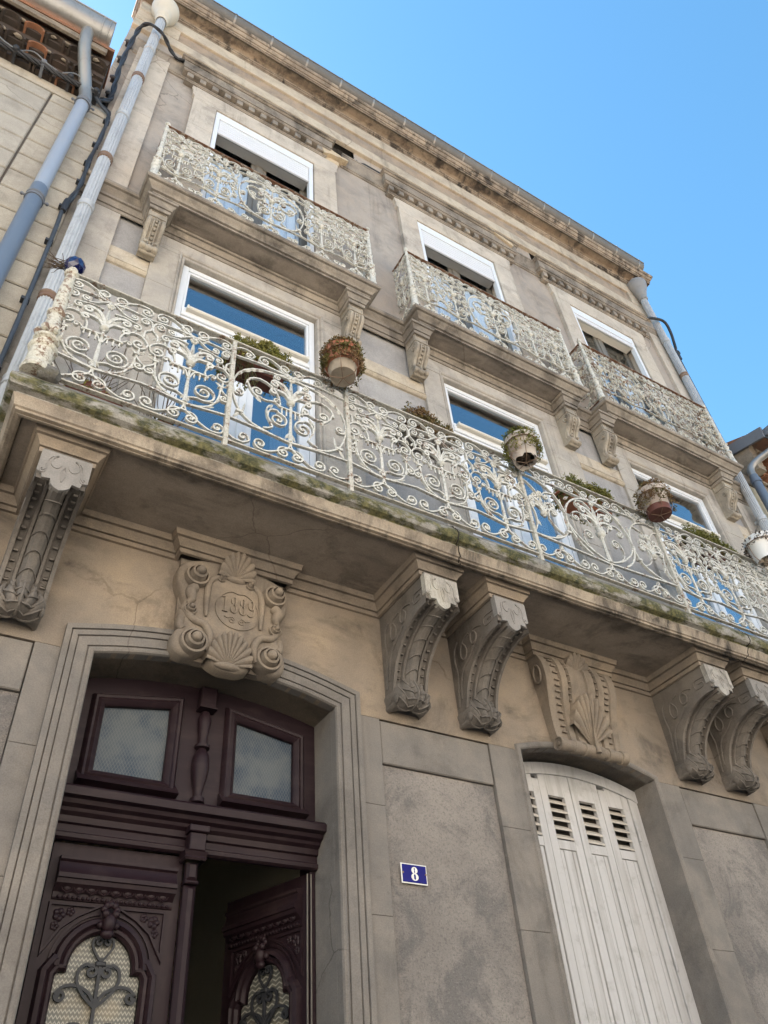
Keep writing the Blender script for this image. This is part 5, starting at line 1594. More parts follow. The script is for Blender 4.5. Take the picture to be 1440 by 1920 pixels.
def round_panel(W, H):
    """very wide panel: a ring in the middle with a plume on each side of a taller one"""
    b = MB(); f = MB(); kz = H / .915; fs = []
    def S(pts, sp=None, w=T, d=DP):
        p = [(a, c * kz) for a, c in pts]
        if sp:
            cx, cz, r, a0, tn = sp
            p += [(cx + q[0], cz * kz + q[1]) for q in spiral(0, 0, r, a0, tn, r * .2)]
            knob(b, cx, cz * kz)
        b.bar(cr(p, 2), w, d)
    k = W / 1.435
    ring = [(.335 * k * math.cos(R(t)), (.475 + .325 * math.sin(R(t)))) for t in range(-60, 241, 12)]
    S(ring, None, .013)
    for s in (-1, 1):
        m = lambda L: [(s * a * k, c) for a, c in L]
        fl = lambda a0: a0 if s > 0 else 180 - a0
        for off in (.0, .48):
            sub = MB(); border(sub, .24, 0.0, 1, s); border(sub, .24, H, -1, s)
            b.join(sub, Matrix.Translation((s * off * k, 0, 0)))
            if off:
                sub = MB(); border(sub, .24, 0.0, 1, -s); border(sub, .24, H, -1, -s); b.join(sub, Matrix.Translation((s * off * k, 0, 0)))
        S(m([(.717, .80), (.60, .80), (.49, .765), (.40, .69), (.345, .58), (.335, .46), (.36, .34), (.42, .27), (.50, .225), (.60, .20), (.717, .20)]), None, .011)
        S(m([(0, .80), (.2, .80), (.45, .815), (.717, .79)]), None, .010)
        S(m([(0, .166), (.3, .18), (.717, .20)]), None, .011)
        S(m([(.717, .74), (.66, .72), (.60, .66), (.58, .60)]), (s * .615 * k, .60, .036, fl(180), s * 1.3))
        S(m([(.70, .22), (.66, .30), (.655, .42), (.69, .50)]), (s * .665 * k, .515, .030, fl(-30), s * 1.2))
        S(m([(.40, .29), (.47, .33), (.52, .41), (.50, .50)]), (s * .455 * k, .49, .042, fl(10), s * 1.35))
        S(m([(.335, .46), (.29, .37), (.22, .30), (.14, .235), (0, .18)]), None, .0105)
        S(m([(.10, .22), (.17, .27), (.20, .35), (.18, .42)]), (s * .135 * k, .40, .048, fl(25), s * 1.5))
        S(m([(.08, .50), (.13, .585), (.20, .61), (.26, .57)]), (s * .225 * k, .54, .036, fl(40), s * -1.35))
        S(m([(.03, .70), (.09, .755), (.17, .74)]), (s * .155 * k, .70, .036, fl(60), s * -1.3))
        S(m([(.42, .70), (.50, .68), (.54, .63)]), (s * .50 * k, .635, .030, fl(0), s * -1.3))
        sub = MB(); bouquet(sub, .44 * kz, .9); fs.append((sub, s * .56 * k))
        for a, c, g in ((.36, .60, 100), (.345, .40, 80), (.62, .30, 60), (.50, .24, 150), (.30, .70, 140)):
            leaf2(b, s * a * k, c * kz, g if s > 0 else 180 - g, .085, .026)
        b.box(s * .36 * k - .02, s * .36 * k + .02, -.015, .015, .325 * kz, .345 * kz)
    b.tube([(0, 0, .18 * kz), (0, 0, .26 * kz), (0, 0, .40 * kz), (0, 0, .46 * kz)], [.02, .014, .012, .03], 7)
    b.lathe([(.012, 0), (.034, .02), (.040, .05), (.026, .075), (.03, .10), (.014, .12)], (0, -.004, .42 * kz), 8)
    bouquet(f, .52 * kz, 1.15)
    return b, [(f, 0.0)] + fs

def newel(h, top):
    """turned corner post"""
    b = MB(); k = h / .95
    pr = [(0, 0), (.052, 0), (.055, .02), (.050, .05), (.046, .055), (.046, .165), (.054, .175), (.056, .19), (.044, .20), (.036, .215), (.036, .24), (.048, .25), (.050, .265), (.036, .28), (.031, .30), (.040, .335), (.036, .36), (.030, .375), (.029, .47), (.036, .48), (.038, .495), (.029, .505), (.025, .52), (.028, .60), (.027, .72), (.022, .82), (.021, .86), (.030, .87), (.032, .885), (.024, .895), (.020, .93), (.026, .94), (.020, .955), (0, .96)]
    b.lathe([(r * top, z * k) for r, z in pr], (0, 0, 0), 12)
    for a in range(0, 360, 60):
        b.ball((.040 * top * math.cos(R(a)), .040 * top * math.sin(R(a)), .315 * k), .017 * top, 6, 4, sc=(1, 1, 1.4))
    return b
def finial(s=1.0):
    return MB().lathe([(0, 0), (.016 * s, .0), (.012 * s, .012), (.024 * s, .028), (.028 * s, .045), (.020 * s, .062), (.009 * s, .072), (.013 * s, .082), (.008 * s, .095), (0, .098)], (0, 0, 0), 8)

def railing(label, x0, x1, y, z0, H, layout, M1, Mr, side, knob_glass=False, fin=True, posts_flat=True, big=False, right_side=True):
    root = thing('balcony_railing', label, 'railing', ((x0 + x1) / 2, y, z0), 'balcony railings' if False else None)
    b = MB(); b.bev(x0, x1, y - .014, y + .014, z0, z0 + .010, .002); b.build('bottom_rail', M['iron_rail'], root, smooth=False)
    b = MB(); b.bev(x0, x1, y - .021, y + .021, z0 + H + .010, z0 + H + .021, .003); b.build('top_rail', Mr, root, smooth=False)
    cache = railing.cache
    x = x0
    hx = -root.location.x
    for kind, w in layout:
        key = (kind, round(w, 3), round(H, 3), M1.name)
        if key not in cache:
            fn = {'l': lyre, 'o': oval_panel, 'r': round_panel}[kind]
            p, q = fn(w, H)
            q = q if isinstance(q, list) else [(q, 0.0)]
            cache[key] = (p.mesh('scroll_panel', M1, True, False, 40), [(e.mesh('palmette', M1, True, False, 50), dx) for e, dx in q])
        pm, qm = cache[key]
        o = link('scroll_panel', pm, root, (x + w / 2 + hx, 0, .010))
        for e, dx in qm: link('palmette', e, o, (dx, 0, 0))
        x += w
        if x < x1 - .05 and posts_flat and (kind != 'l' or layout[layout.index((kind, w))] is None or True):
            railing.cuts.setdefault(id(root), []).append(x)
    # flat standards only where panels of different kinds meet
    x = x0
    if posts_flat:
        for i in range(len(layout) - 1):
            x += layout[i][1]
            if layout[i][0] != layout[i + 1][0]:
                p = MB(); p.bev(x - .014, x + .014, y - .020, y + .012, z0 - .055, z0 + H + .009, .003); p.build('standard', M['iron_rail'], root, smooth=False)
    # short returns to the wall
    for sx, on in ((x0, True), (x1, right_side)):
        if not on: continue
        w = side
        key = ('l', round(w, 3), round(H, 3), M1.name)
        if key not in cache:
            p, q = lyre(w, H)
            cache[key] = (p.mesh('scroll_panel', M1, True, False, 40), [(q.mesh('palmette', M1, True, False, 50), 0.0)])
        n = max(1, int(round(abs(y) / w)))
        for i in range(n):
            o = link('return_panel', cache[key][0], root, (sx + hx, (i + .5) * w + .015, .010), (0, 0, R(90))); link('palmette', cache[key][1][0][0], o)
        b = MB(); b.bev(sx - .014, sx + .014, y, .02, z0 + H + .010, z0 + H + .021, .002); b.bev(sx - .012, sx + .012, y, .02, z0, z0 + .010, .002); b.build('return_rail', Mr, root, smooth=False)
    # corner posts
    nk = 1.35 if big else .72
    for sx in (x0, x1):
        key = ('n', H, big)
        if key not in cache: cache[key] = newel(H + (.10 if big else .03), nk).mesh('corner_post', M['iron_post'] if big else M1, True, False, 40)
        po = link('corner_post', cache[key], root, (sx + hx, 0, -.012 if not big else -.02))
        if knob_glass and sx == x0:
            g = MB()
            bm = bmesh.new(); bmesh.ops.create_icosphere(bm, subdivisions=2, radius=.060)
            g.add([tuple(v.co + Vector((0, 0, H + .125))) for v in bm.verts], [tuple(v.index for v in f.verts) for f in bm.faces]); bm.free()
            gl = g.build('glass_ball', M['ball_glass'], po, smooth=False); gl['label'] = 'faceted dark blue glass ball'
        elif fin:
            key = ('f', big)
            if key not in cache: cache[key] = finial(1.0).mesh('finial', M['iron_rust'] if False else M1, True, False, 40)
            link('finial', cache[key], po, (0, 0, H + (.03 if not big else .10)))
    return root
railing.cache = {}; railing.cuts = {}
BX = -.092
lay = [('l', .507), ('l', .507), ('o', .803), ('l', .491), ('l', .491), ('l', .491), ('r', 1.435), ('l', .491), ('l', .491), ('l', .491), ('o', .803), ('l', .4875), ('l', .4875)]
RX1 = BX + sum(w for _, w in lay)
railing('long white scrollwork railing of the lower balcony, hung with plant pots', BX, RX1, -.66, 4.892, .915, lay, M['iron'], M['iron_rail'], .30, knob_glass=True, big=True)
ul = lambda W: [('l', W * .185), ('l', W * .185), ('o', W * .26), ('l', W * .185), ('l', W * .185)]
for i, ((a, b_), lab, mr) in enumerate(zip(UB, ('cream scrollwork railing of the left upper balcony', 'cream scrollwork railing of the middle upper balcony', 'rust streaked scrollwork railing of the right upper balcony'), (M['iron_rust'], M['iron_rust'], M['iron_rust']))):
    W = b_ - a
    L = [('l', W * .17), ('l', W * .17), ('o', W * .32), ('l', W * .17), ('l', W * .17)]
    if i == 2: L = [('l', W * .17), ('l', W * .17), ('r', W * .32), ('l', W * .17), ('l', W * .17)]
    r = railing(lab, a, b_, -.265, 8.225, 1.03, L, M['iron_up'] if i < 2 else iron('streaked_iron', .9, (0.58, 0.55, 0.47), lo=.50), mr, .26, posts_flat=False)

# ================================================================== house number plate
def number_plate():
    t = thing('house_number_plate', 'blue enamel plate with a white 8 on the wall right of the door', 'house number', (2.39, .02, 2.95))
    cx, cz, y = 2.388, 2.949, .014
    b = MB(); b.bev(cx - .080, cx + .080, y - .004, y, cz - .050, cz + .050, .002); b.build('border', M['sign_white'], t, smooth=False)
    b = MB(); b.bev(cx - .074, cx + .074, y - .0055, y - .003, cz - .044, cz + .044, .001); b.build('plate', M['sign_blue'], t, smooth=False)
    n = MB(); digit(n, '8', cx - .021, cz - .034, .044, .068, y - .0052, .0125, .0014); n.build('numeral', M['sign_white'], t, smooth=False)
    for s in (-1, 1):
        q = MB(); q.lathe([(.006, 0), (.005, -.003), (0, -.004)], (cx + s * .070, y - .005, cz + .002), 8, axis='y'); q.build('screw', M['rustband'], t)
number_plate()

# ================================================================== drain pipes
def fluted(b, x, y, z0, z1, r, n=16, slope=0.0, mi=None):
    rows = []
    for z in (z0, z1):
        rows.append([(x + slope * (z - z0) + r * (1 if k % 2 else .86) * math.cos(2 * PI * k / (2 * n)), y + r * (1 if k % 2 else .86) * math.sin(2 * PI * k / (2 * n)), z) for k in range(2 * n)])
    b.grid(rows, True, mi)
def house_drain(x, y, hop, label, ztop):
    t = thing('drainpipe', label, 'drainpipe', (x, y, 0))
    b = MB(); fluted(b, x, y, 0.1, ztop, .054)
    b.build('pipe', M['cast_pipe'], t, angle=30)
    me = None
    for i, z in enumerate([2.0, 3.6, 5.35, 6.25, 7.55, 8.42, 9.35, 10.35, 11.2]):
        if z > ztop: continue
        q = MB(); q.lathe([(.050, -.036), (.060, -.032), (.063, -.020), (.059, -.012), (.059, .012), (.064, .020), (.064, .032), (.052, .036)], (x, y, z), 16)
        q.box(x - .012, x + .012, y + .05, .03, z - .02, z + .02)
        q.build('collar', M['rustband'] if i % 2 else M['cast_pipe'], t, angle=40)
    h = MB()
    pr = [(.062, ztop - .02), (.074, ztop), (.074, ztop + .05), (.066, ztop + .06), (.090, ztop + .12), (.098, ztop + .15), (.094, ztop + .17), (.125, ztop + .24), (.152, ztop + .32), (.162, ztop + .37), (.166, ztop + .42), (.156, ztop + .44), (.15, ztop + .44), (.1, ztop + .3), (.0, ztop + .28)]
    h.lathe(pr, (x, y, 0), 24)
    h.tube([(x, y + .02, ztop + .40), (x, y, 13.25)], .05, 10)
    h.build('hopper', hop, t, angle=35)
house_drain(-.192, -.115, M['cast_cream'], 'fluted white drainpipe with cream hopper at left end of the townhouse', 12.24)
house_drain(7.80, -.105, M['cast_grey'], 'fluted grey drainpipe with grey hopper at right end of the townhouse', 12.36)

# ================================================================== left neighbour
def left_house():
    X1, Y, Z = -.300, -.085, 9.36
    t = thing('neighbouring_house', 'low cream house with jointed wall blocks and a sooty tiled eave at left', 'house', (-3, 0, 0))
    b = MB(); b.box(-7, X1, Y + .022, 8, 0, Z); b.box(-7, X1 - .14, Y + .2, 8, Z, 10.0)
    wall = b.build('wall', M['joint'], t)
    k = 0; z = 3.6; H = .272; r = random.Random(2)
    b = MB(); b.bev(-7, X1, Y, Y + .05, 0, 3.59, .004); b.build('rendered_base', M['block'], wall, smooth=False)
    while z < Z - .18:
        z1 = min(z + H, Z - .16)
        if Z - .16 - z1 < .12: z1 = Z - .16
        q = MB(); q.bev(-.770, X1 + r.uniform(-.004, .004), Y + r.uniform(0, .003), Y + .05, z + .008, z1 - .007, .008); q.build('wall_block', M['block'], wall, smooth=False)
        dz = .03
        q = MB(); q.bev(-3.2, -.788, Y + .002 + r.uniform(0, .003), Y + .05, z + .006 - dz, z1 - .007 - dz if z1 < Z - .17 else z1 - .004, .008); q.build('wall_block', M['block_grey'], wall, smooth=False)
        z = z1
    q = MB(); q.bev(-5, X1, Y - .004, Y + .05, Z - .152, Z - .006, .006); q.build('eaves_band', M['block'], wall, smooth=False)
    # corbelled rows of canal tiles (genoise)
    g = MB()
    for row in range(3):
        yo = Y - .085 * row
        g.box(-5, X1 - .145, yo - .088, .3, Z + .145 * row + .066, Z + .145 * row + .14); g.box(-5, X1 - .145, yo - .055, .3, Z + .145 * row + .004, Z + .145 * row + .066)
    bed = g.build('eave', M['tile_dark'], t)
    for row in range(3):
        y0 = Y - .085 * row
        z0 = Z + .145 * row
        x = X1 - .23 - (.095 if row % 2 else 0); i = 0
        while x > -2.6:
            q = MB(); rows = []
            rr = .084
            for yy, s in ((y0 - .105, 1.0), (.10, .95)):
                rows.append([(x + rr * s * math.cos(PI * kk / 8), yy, z0 - .012 + rr * s * .92 * math.sin(PI * kk / 8)) for kk in range(9)] + [(x + (rr - .016) * s * math.cos(PI * kk / 8), yy, z0 - .012 + (rr - .016) * s * .92 * math.sin(PI * kk / 8)) for kk in range(8, -1, -1)])
            q.grid(rows, True); q.add(rows[0], [tuple(range(18))])
            q.build('eave_tile', M['tile'] if (i * 7 + row * 3) % 5 == 2 and i > 0 else M['tile_dark'], bed, angle=40)
            x -= .19 + r.uniform(-.012, .014); i += 1
    for row in range(3):
        for i in range(12):
            q = MB(); q.ball((X1 - .27 - i * .2 + r.uniform(-.05, .05), Y - .085 * row - .08, Z + .145 * row + .05), r.uniform(.025, .055), 6, 4, sc=(1.3, .6, .7)); 
            if r.random() < .75: q.build('mortar_lump', M['mortar'], bed)
    rf = MB(); rf.prism([(-.44, 9.80), (-.44, 9.86), (3.5, 11.6), (3.5, 11.5)], -7, X1 - .14, axis='x'); rf.build('roof', M['tile'], t)
    f = MB(); f.bev(-7, X1 - .195, -.43, -.40, 9.72, 9.84, .004); f.build('eaves_board', M['mortar'], t, smooth=False)
    # zinc gutter
    n = 14; g = MB(); rows = []
    gx1 = -.505
    for x in (-7, gx1):
        rows.append([(x, -.46 + .13 * math.cos(PI + PI * k / n), 10.06 + .17 * math.sin(PI + PI * k / n)) for k in range(n + 1)])
    g.grid(rows); g.add(rows[1], [tuple(range(n + 1))]); g.tube([(-7, -.590, 10.06), (gx1, -.590, 10.06)], .012, 6)
    gu = g.build('gutter', M['zinc'], t, angle=50)
    for x in (gx1 - .04, gx1 - .10, -1.33, -2.3):
        q = MB(); q.tube([(x, -.46 + .133 * math.cos(PI + PI * k / n), 10.06 + .173 * math.sin(PI + PI * k / n)) for k in range(n + 1)], .007, 5); q.build('gutter_bead', M['zinc'], gu)
    d = thing('drainpipe', 'smooth blue grey drainpipe with an elbow down the cream block wall', 'drainpipe', (-.51, -.17, 0))
    q = MB(); q.tube(cr([(-.70, -.45, 9.93), (-.695, -.43, 9.80), (-.66, -.36, 9.64), (-.555, -.20, 9.36), (-.523, -.172, 9.22), (-.517, -.170, 9.10)], 5), .057, 14); q.build('elbow', M['zinc'], d, angle=60)
    q = MB(); q.tube([(-.517, -.170, 9.16), (-.515, -.170, 7.30)], .055, 16); q.build('pipe', M['pipe_blue'], d, angle=60)
    q = MB(); q.tube([(-.515, -.170, 7.42), (-.51, -.170, .2)], .060, 16); q.build('pipe', M['pipe_dark'], d, angle=60)
    for z in (9.08, 7.26, 5.2):
        q = MB(); q.lathe([(.058, -.03), (.068, -.03), (.068, -.012), (.062, -.008), (.062, .008), (.068, .012), (.068, .03), (.058, .03)], (-.515, -.17, z), 16)
        for s in (-1, 1): q.tube([(-.515 + s * .06, -.17, z), (-.515 + s * .088, -.17, z)], .010, 6); q.ball((-.515 + s * .088, -.17, z), .015, 6, 4)
        q.build('pipe_clip', M['zinc_dark'], d, angle=40)
left_house()

# ================================================================== right neighbour
def right_house():
    X0, Y, Z = 8.04, -.04, 8.50
    t = thing('neighbouring_house', 'low cream house with red eave tiles and grey verge at right', 'house', (11, 0, 0))
    b = MB(); b.box(X0, 16, Y + .01, 8, 0, Z)
    wall = b.build('wall', M['joint'], t)
    z = 4.0; 
    b = MB(); b.bev(X0, 16, Y - .001, Y + .05, 0, 3.99, .004); b.build('rendered_base', M['cream_wall'], wall, smooth=False)
    while z < Z - .2:
        z1 = min(z + .34, Z - .18)
        q = MB(); q.bev(X0, 12.5, Y, Y + .05, z + .003, z1 - .003, .006); q.build('wall_block', M['cream_wall'], wall, smooth=False); z = z1
    q = MB(); q.bev(X0, 13, Y - .02, Y + .05, Z - .176, Z, .008); q.build('eaves_band', M['mortar'], wall, smooth=False)
    g = MB()
    for row in range(3): g.box(X0 + .28, 14, Y - .10 * row - .02, .4, Z + .14 * row + .07, Z + .14 * row + .135)
    g.box(X0 + .13, X0 + .28, Y - .20, .4, Z, Z + .50)
    bed = g.build('eave', M['mortar'], t)
    for row in range(3):
        x = X0 + .40 + (.11 if row % 2 else 0)
        y0 = Y - .10 * row; z0 = Z + .14 * row
        while x < 10.6:
            q = MB(); rows = []
            for yy in (y0 - .13, .1):
                rows.append([(x + .098 * math.cos(PI * k / 8), yy, z0 - .01 + .09 * math.sin(PI * k / 8)) for k in range(9)] + [(x + .082 * math.cos(PI * k / 8), yy, z0 - .01 + .076 * math.sin(PI * k / 8)) for k in range(8, -1, -1)])
            q.grid(rows, True); q.add(rows[0], [tuple(range(18))]); q.build('eave_tile', M['tile'], bed, angle=40)
            x += .215
    q = MB(); q.prism([(-.46, 8.90), (-.46, 9.0), (3.5, 10.7), (3.5, 10.55)], X0 + .12, 16, axis='x'); q.build('roof', M['tile'], t)
    # zinc clad end of the eave, gutter and pipe
    q = MB(); q.prism([(.05, 8.94), (-.50, 8.82), (-.52, 8.99), (.05, 9.12)], X0 + .085, X0 + .119, axis='x'); q.build('verge', M['zinc_dark'], t, smooth=False)
    n = 12; g = MB(); rows = []
    for x in (X0 + .15, 16): rows.append([(x, -.53 + .09 * math.cos(PI + PI * k / n), 8.98 + .11 * math.sin(PI + PI * k / n)) for k in range(n + 1)])
    g.grid(rows); g.add(rows[0], [tuple(range(n + 1))]); g.build('gutter', M['zinc_dark'], t, angle=50)
    d = thing('drainpipe', 'dark blue grey drainpipe with a bent zinc neck beside the right end of the townhouse', 'drainpipe', (8.10, -.13, 0))
    q = MB(); q.tube(cr([(8.30, -.53, 8.90), (8.31, -.52, 8.80), (8.30, -.46, 8.72), (8.18, -.24, 8.62), (8.12, -.15, 8.52), (8.11, -.14, 8.38)], 5), .05, 12); q.build('elbow', M['zinc'], d, angle=60)
    q = MB(); q.tube([(8.11, -.14, 8.40), (8.10, -.14, .2)], .055, 14); q.build('pipe', M['pipe_dark'], d, angle=60)
    for z in (8.30, 7.3, 5.5):
        q = MB(); q.lathe([(.056, -.03), (.066, -.03), (.066, .03), (.056, .03)], (8.108, -.14, z), 14); q.build('pipe_clip', M['pipe_dark'], d)
    c = MB(); 
    rr = random.Random(9)
    for i in range(16):
        x = 8.35 + i * .09
        c.ball((x, Y - .06 + rr.uniform(-.02, .02), Z - .02 + rr.uniform(-.03, .04)), rr.uniform(.015, .045), 6, 4)
    c.tube([(8.2, Y - .05, Z - .03), (9.8, Y - .05, Z - .05)], .018, 6)
    tag(c.build('cable_bundle', M['mortar']), 'pale dusty cable bundle under the red tiled eave at right', 'cable')
right_house()

# ================================================================== cables
def cables():
    r = random.Random(6)
    t = thing('cable_bundle', 'twisted black cable bundle clipped under the sooty eave at left', 'cable', (-1, -.12, 9.4))
    b = MB()
    for k in range(4):
        pts = []
        for i in range(40):
            x = -2.6 + i * 2.16 / 39
            pts.append((x, -.205 + .016 * math.cos(i * 1.1 + k * 1.57), 9.335 + .016 * math.sin(i * 1.1 + k * 1.57) + .012 * math.sin(i * .5)))
        b.tube(pts, .011, 5)
    b.build('strand', M['cable'], t)
    for i in range(9):
        x = -2.3 + i * .23
        q = MB(); q.ball((x, -.225, 9.36 + r.uniform(-.02, .02)), r.uniform(.022, .034), 7, 5); q.box(x - .012, x + .012, -.22, -.10, 9.318, 9.335); q.build('clip', M['cable'] if i % 3 else M['zinc_dark'], t)
    for i in range(5):
        q = MB(); x = -2.2 + i * .36
        q.tube(cr([(x, -.22, 9.35), (x + .10, -.25, 9.40), (x + .22, -.235, 9.35), (x + .33, -.22, 9.335)], 4), .006, 5); q.build('loose_wire', M['zinc'], t)
    t = thing('power_cable', 'thick black twisted cable looping up and over the cream hopper pipe', 'cable', (-.35, -.1, 9.6))
    path = cr([(-.52, -.20, 9.335), (-.44, -.12, 9.42), (-.365, -.07, 9.62), (-.350, -.05, 9.78), (-.360, -.06, 10.05), (-.385, -.06, 10.45), (-.392, -.06, 10.95), (-.385, -.07, 11.45), (-.365, -.11, 11.72), (-.30, -.19, 11.72), (-.20, -.215, 11.66), (-.10, -.19, 11.62), (-.01, -.12, 11.58), (.09, -.09, 11.50), (.17, -.10, 11.52), (.215, -.09, 11.53)], 6)
    for k in range(2):
        b = MB(); pts = []
        for i, p in enumerate(path):
            a = i * .55 + k * PI
            pts.append((p[0] + .013 * math.cos(a), p[1] + .008 * math.sin(a), p[2] + .013 * math.sin(a)))
        b.tube(pts, .015, 6); b.build('strand', M['cable'], t)
    for i in (12, 20, 27, 34, 40, 88):
        p = path[min(i, len(path) - 1)]
        q = MB(); q.ball((p[0] - .03, p[1] + .01, p[2]), .030, 7, 5, sc=(1.3, .8, .8)); q.box(p[0] - .05, p[0] + .02, p[1], 0.0, p[2] - .012, p[2] + .012); q.build('clip', M['cable'], t)
    t = thing('power_cable', 'black cable clipped down the edge of the cream block wall', 'cable', (-.3, -.12, 6))
    path = cr([(-.48, -.19, 9.335), (-.38, -.13, 9.31), (-.300, -.115, 9.24), (-.288, -.11, 9.0), (-.293, -.11, 8.4), (-.288, -.11, 7.95), (-.292, -.12, 7.62), (-.325, -.125, 7.40), (-.318, -.12, 7.1), (-.306, -.12, 6.4), (-.298, -.12, 5.6), (-.296, -.12, 4.4), (-.30, -.12, 1.0)], 6)
    b = MB(); b.tube(path, .016, 6); b.build('strand', M['cable_blue'], t, angle=60)
    b = MB(); b.tube([(x + .014 * math.cos(i * .6), y - .012, z + .01) for i, (x, y, z) in enumerate(path[:44])], .011, 5); b.build('strand', M['cable'], t, angle=60)
    for i in (16, 22, 26, 31, 42, 50, 56, 61):
        p = path[i]; q = MB(); q.box(p[0] - .035, p[0] + .018, p[1] - .012, p[1] + .03, p[2] - .014, p[2] + .014); q.build('clip', M['cable'], t)
    q = MB(); q.lathe([(.0, -.09), (.022, -.085), (.026, 0), (.022, .085), (0, .09)], (-.320, -.13, 7.42), 8); q.build('splice', M['cable'], t)
    t = thing('power_cable', 'black cable looping round the grey hopper pipe at right', 'cable', (7.9, -.1, 11.4))
    b = MB(); b.tube(cr([(7.40, -.11, 11.52), (7.62, -.17, 11.62), (7.86, -.2, 11.66), (7.955, -.17, 11.48), (7.965, -.12, 11.15), (7.955, -.09, 10.9), (7.95, -.08, 9.5), (7.945, -.08, 8.0)], 6), .022, 7); b.build('strand', M['cable'], t, angle=60)
    q = MB(); q.box(7.94, 8.06, -.09, 0, 10.95, 11.15); q.ball((8.03, -.06, 11.1), .06, 7, 5); q.build('junction_box', M['cable'], t)
    t = thing('power_cable', 'straight black cable lying on the stone ledge between two window hoods', 'cable', (2.6, -.06, 11.56))
    b = MB(); b.tube([(2.44, -.02, 11.575), (2.56, -.06, 11.575), (2.90, -.06, 11.575)], .016, 6); b.build('strand', M['cable'], t)
    q = MB(); q.ball((2.46, -.03, 11.585), .03, 7, 5); q.build('clip', M['cable'], t)
cables()

# ================================================================== pots, troughs and plants
def sedum(b, c, rx, ry, rz, n, seed, size=.02, droop=0.0):
    r = random.Random(seed)
    ph = [r.uniform(0, 6.28) for _ in range(3)]
    for i in range(n):
        if rx > 1.6 * ry:
            u, v = r.uniform(-1, 1), r.uniform(-1, 1); q = max(abs(u) ** 3, abs(v))
            x, y = c[0] + rx * u, c[1] + ry * v
            h = r.random() * (.45 + .35 * math.sin(u * 5 + ph[0]) * math.sin(u * 11 + ph[1]) + .2 * math.sin(u * 23 + ph[2])) * (1 - .5 * q * q)
            h = max(h, -.15)
        else:
            a = r.uniform(0, 2 * PI); q = math.sqrt(r.random())
            x, y = c[0] + rx * q * math.cos(a), c[1] + ry * q * math.sin(a)
            h = r.random() * (1 - .55 * q * q)
        z = c[2] + rz * h
        if droop and q > .8: z -= r.random() * droop
        # rosette: three crossed little leaves
        s = size * r.uniform(.6, 1.3)
        for k in range(3):
            an = r.uniform(0, 2 * PI); el = r.uniform(-.2, 1.2)
            d = Vector((math.cos(an) * math.cos(el), math.sin(an) * math.cos(el), math.sin(el))) * s
            w = d.orthogonal().normalized() * s * .36
            p = Vector((x, y, z)); m = p + d * .55
            up = d.cross(w).normalized() * s * .2
            b.add([tuple(p), tuple(m + w), tuple(p + d), tuple(m - w), tuple(m + up)], [(0, 1, 4), (1, 2, 4), (2, 3, 4), (3, 0, 4)])
    return b
def stems(b, c, n, seed, L=.12, rad=.0022, spread=.08):
    r = random.Random(seed)
    for i in range(n):
        p = Vector((c[0] + r.uniform(-spread, spread), c[1] + r.uniform(-spread * .5, spread * .5), c[2]))
        d = Vector((r.uniform(-.5, .5), r.uniform(-.5, .3), 1)).normalized()
        pts = [tuple(p)]
        for k in range(4):
            d = (d + Vector((r.uniform(-.3, .3), r.uniform(-.3, .3), r.uniform(-.1, .2)))).normalized(); p = p + d * L / 4; pts.append(tuple(p))
        b.tube(pts, rad, 3)
    return b
POTS = [(1.620, 5.715, .118, .25, 'terracotta', 'pot_base', 'sedum_red', 'terracotta pot with pale base in reddish sedum hung on the lower railing'),
        (3.135, 5.640, .115, .22, 'pot_white', 'soil', 'sedum', 'chalky terracotta pot with a broken open base hung outside the lower railing'),
        (4.545, 5.700, .120, .24, 'pot_white', 'trough', 'sedum_red', 'white washed pot with brown base in a wire ring on the lower railing'),
        (5.900, 5.690, .128, .25, 'sign_white', 'pot_base', 'dry', 'clean white pot with a rotten base hung furthest right on the lower railing')]
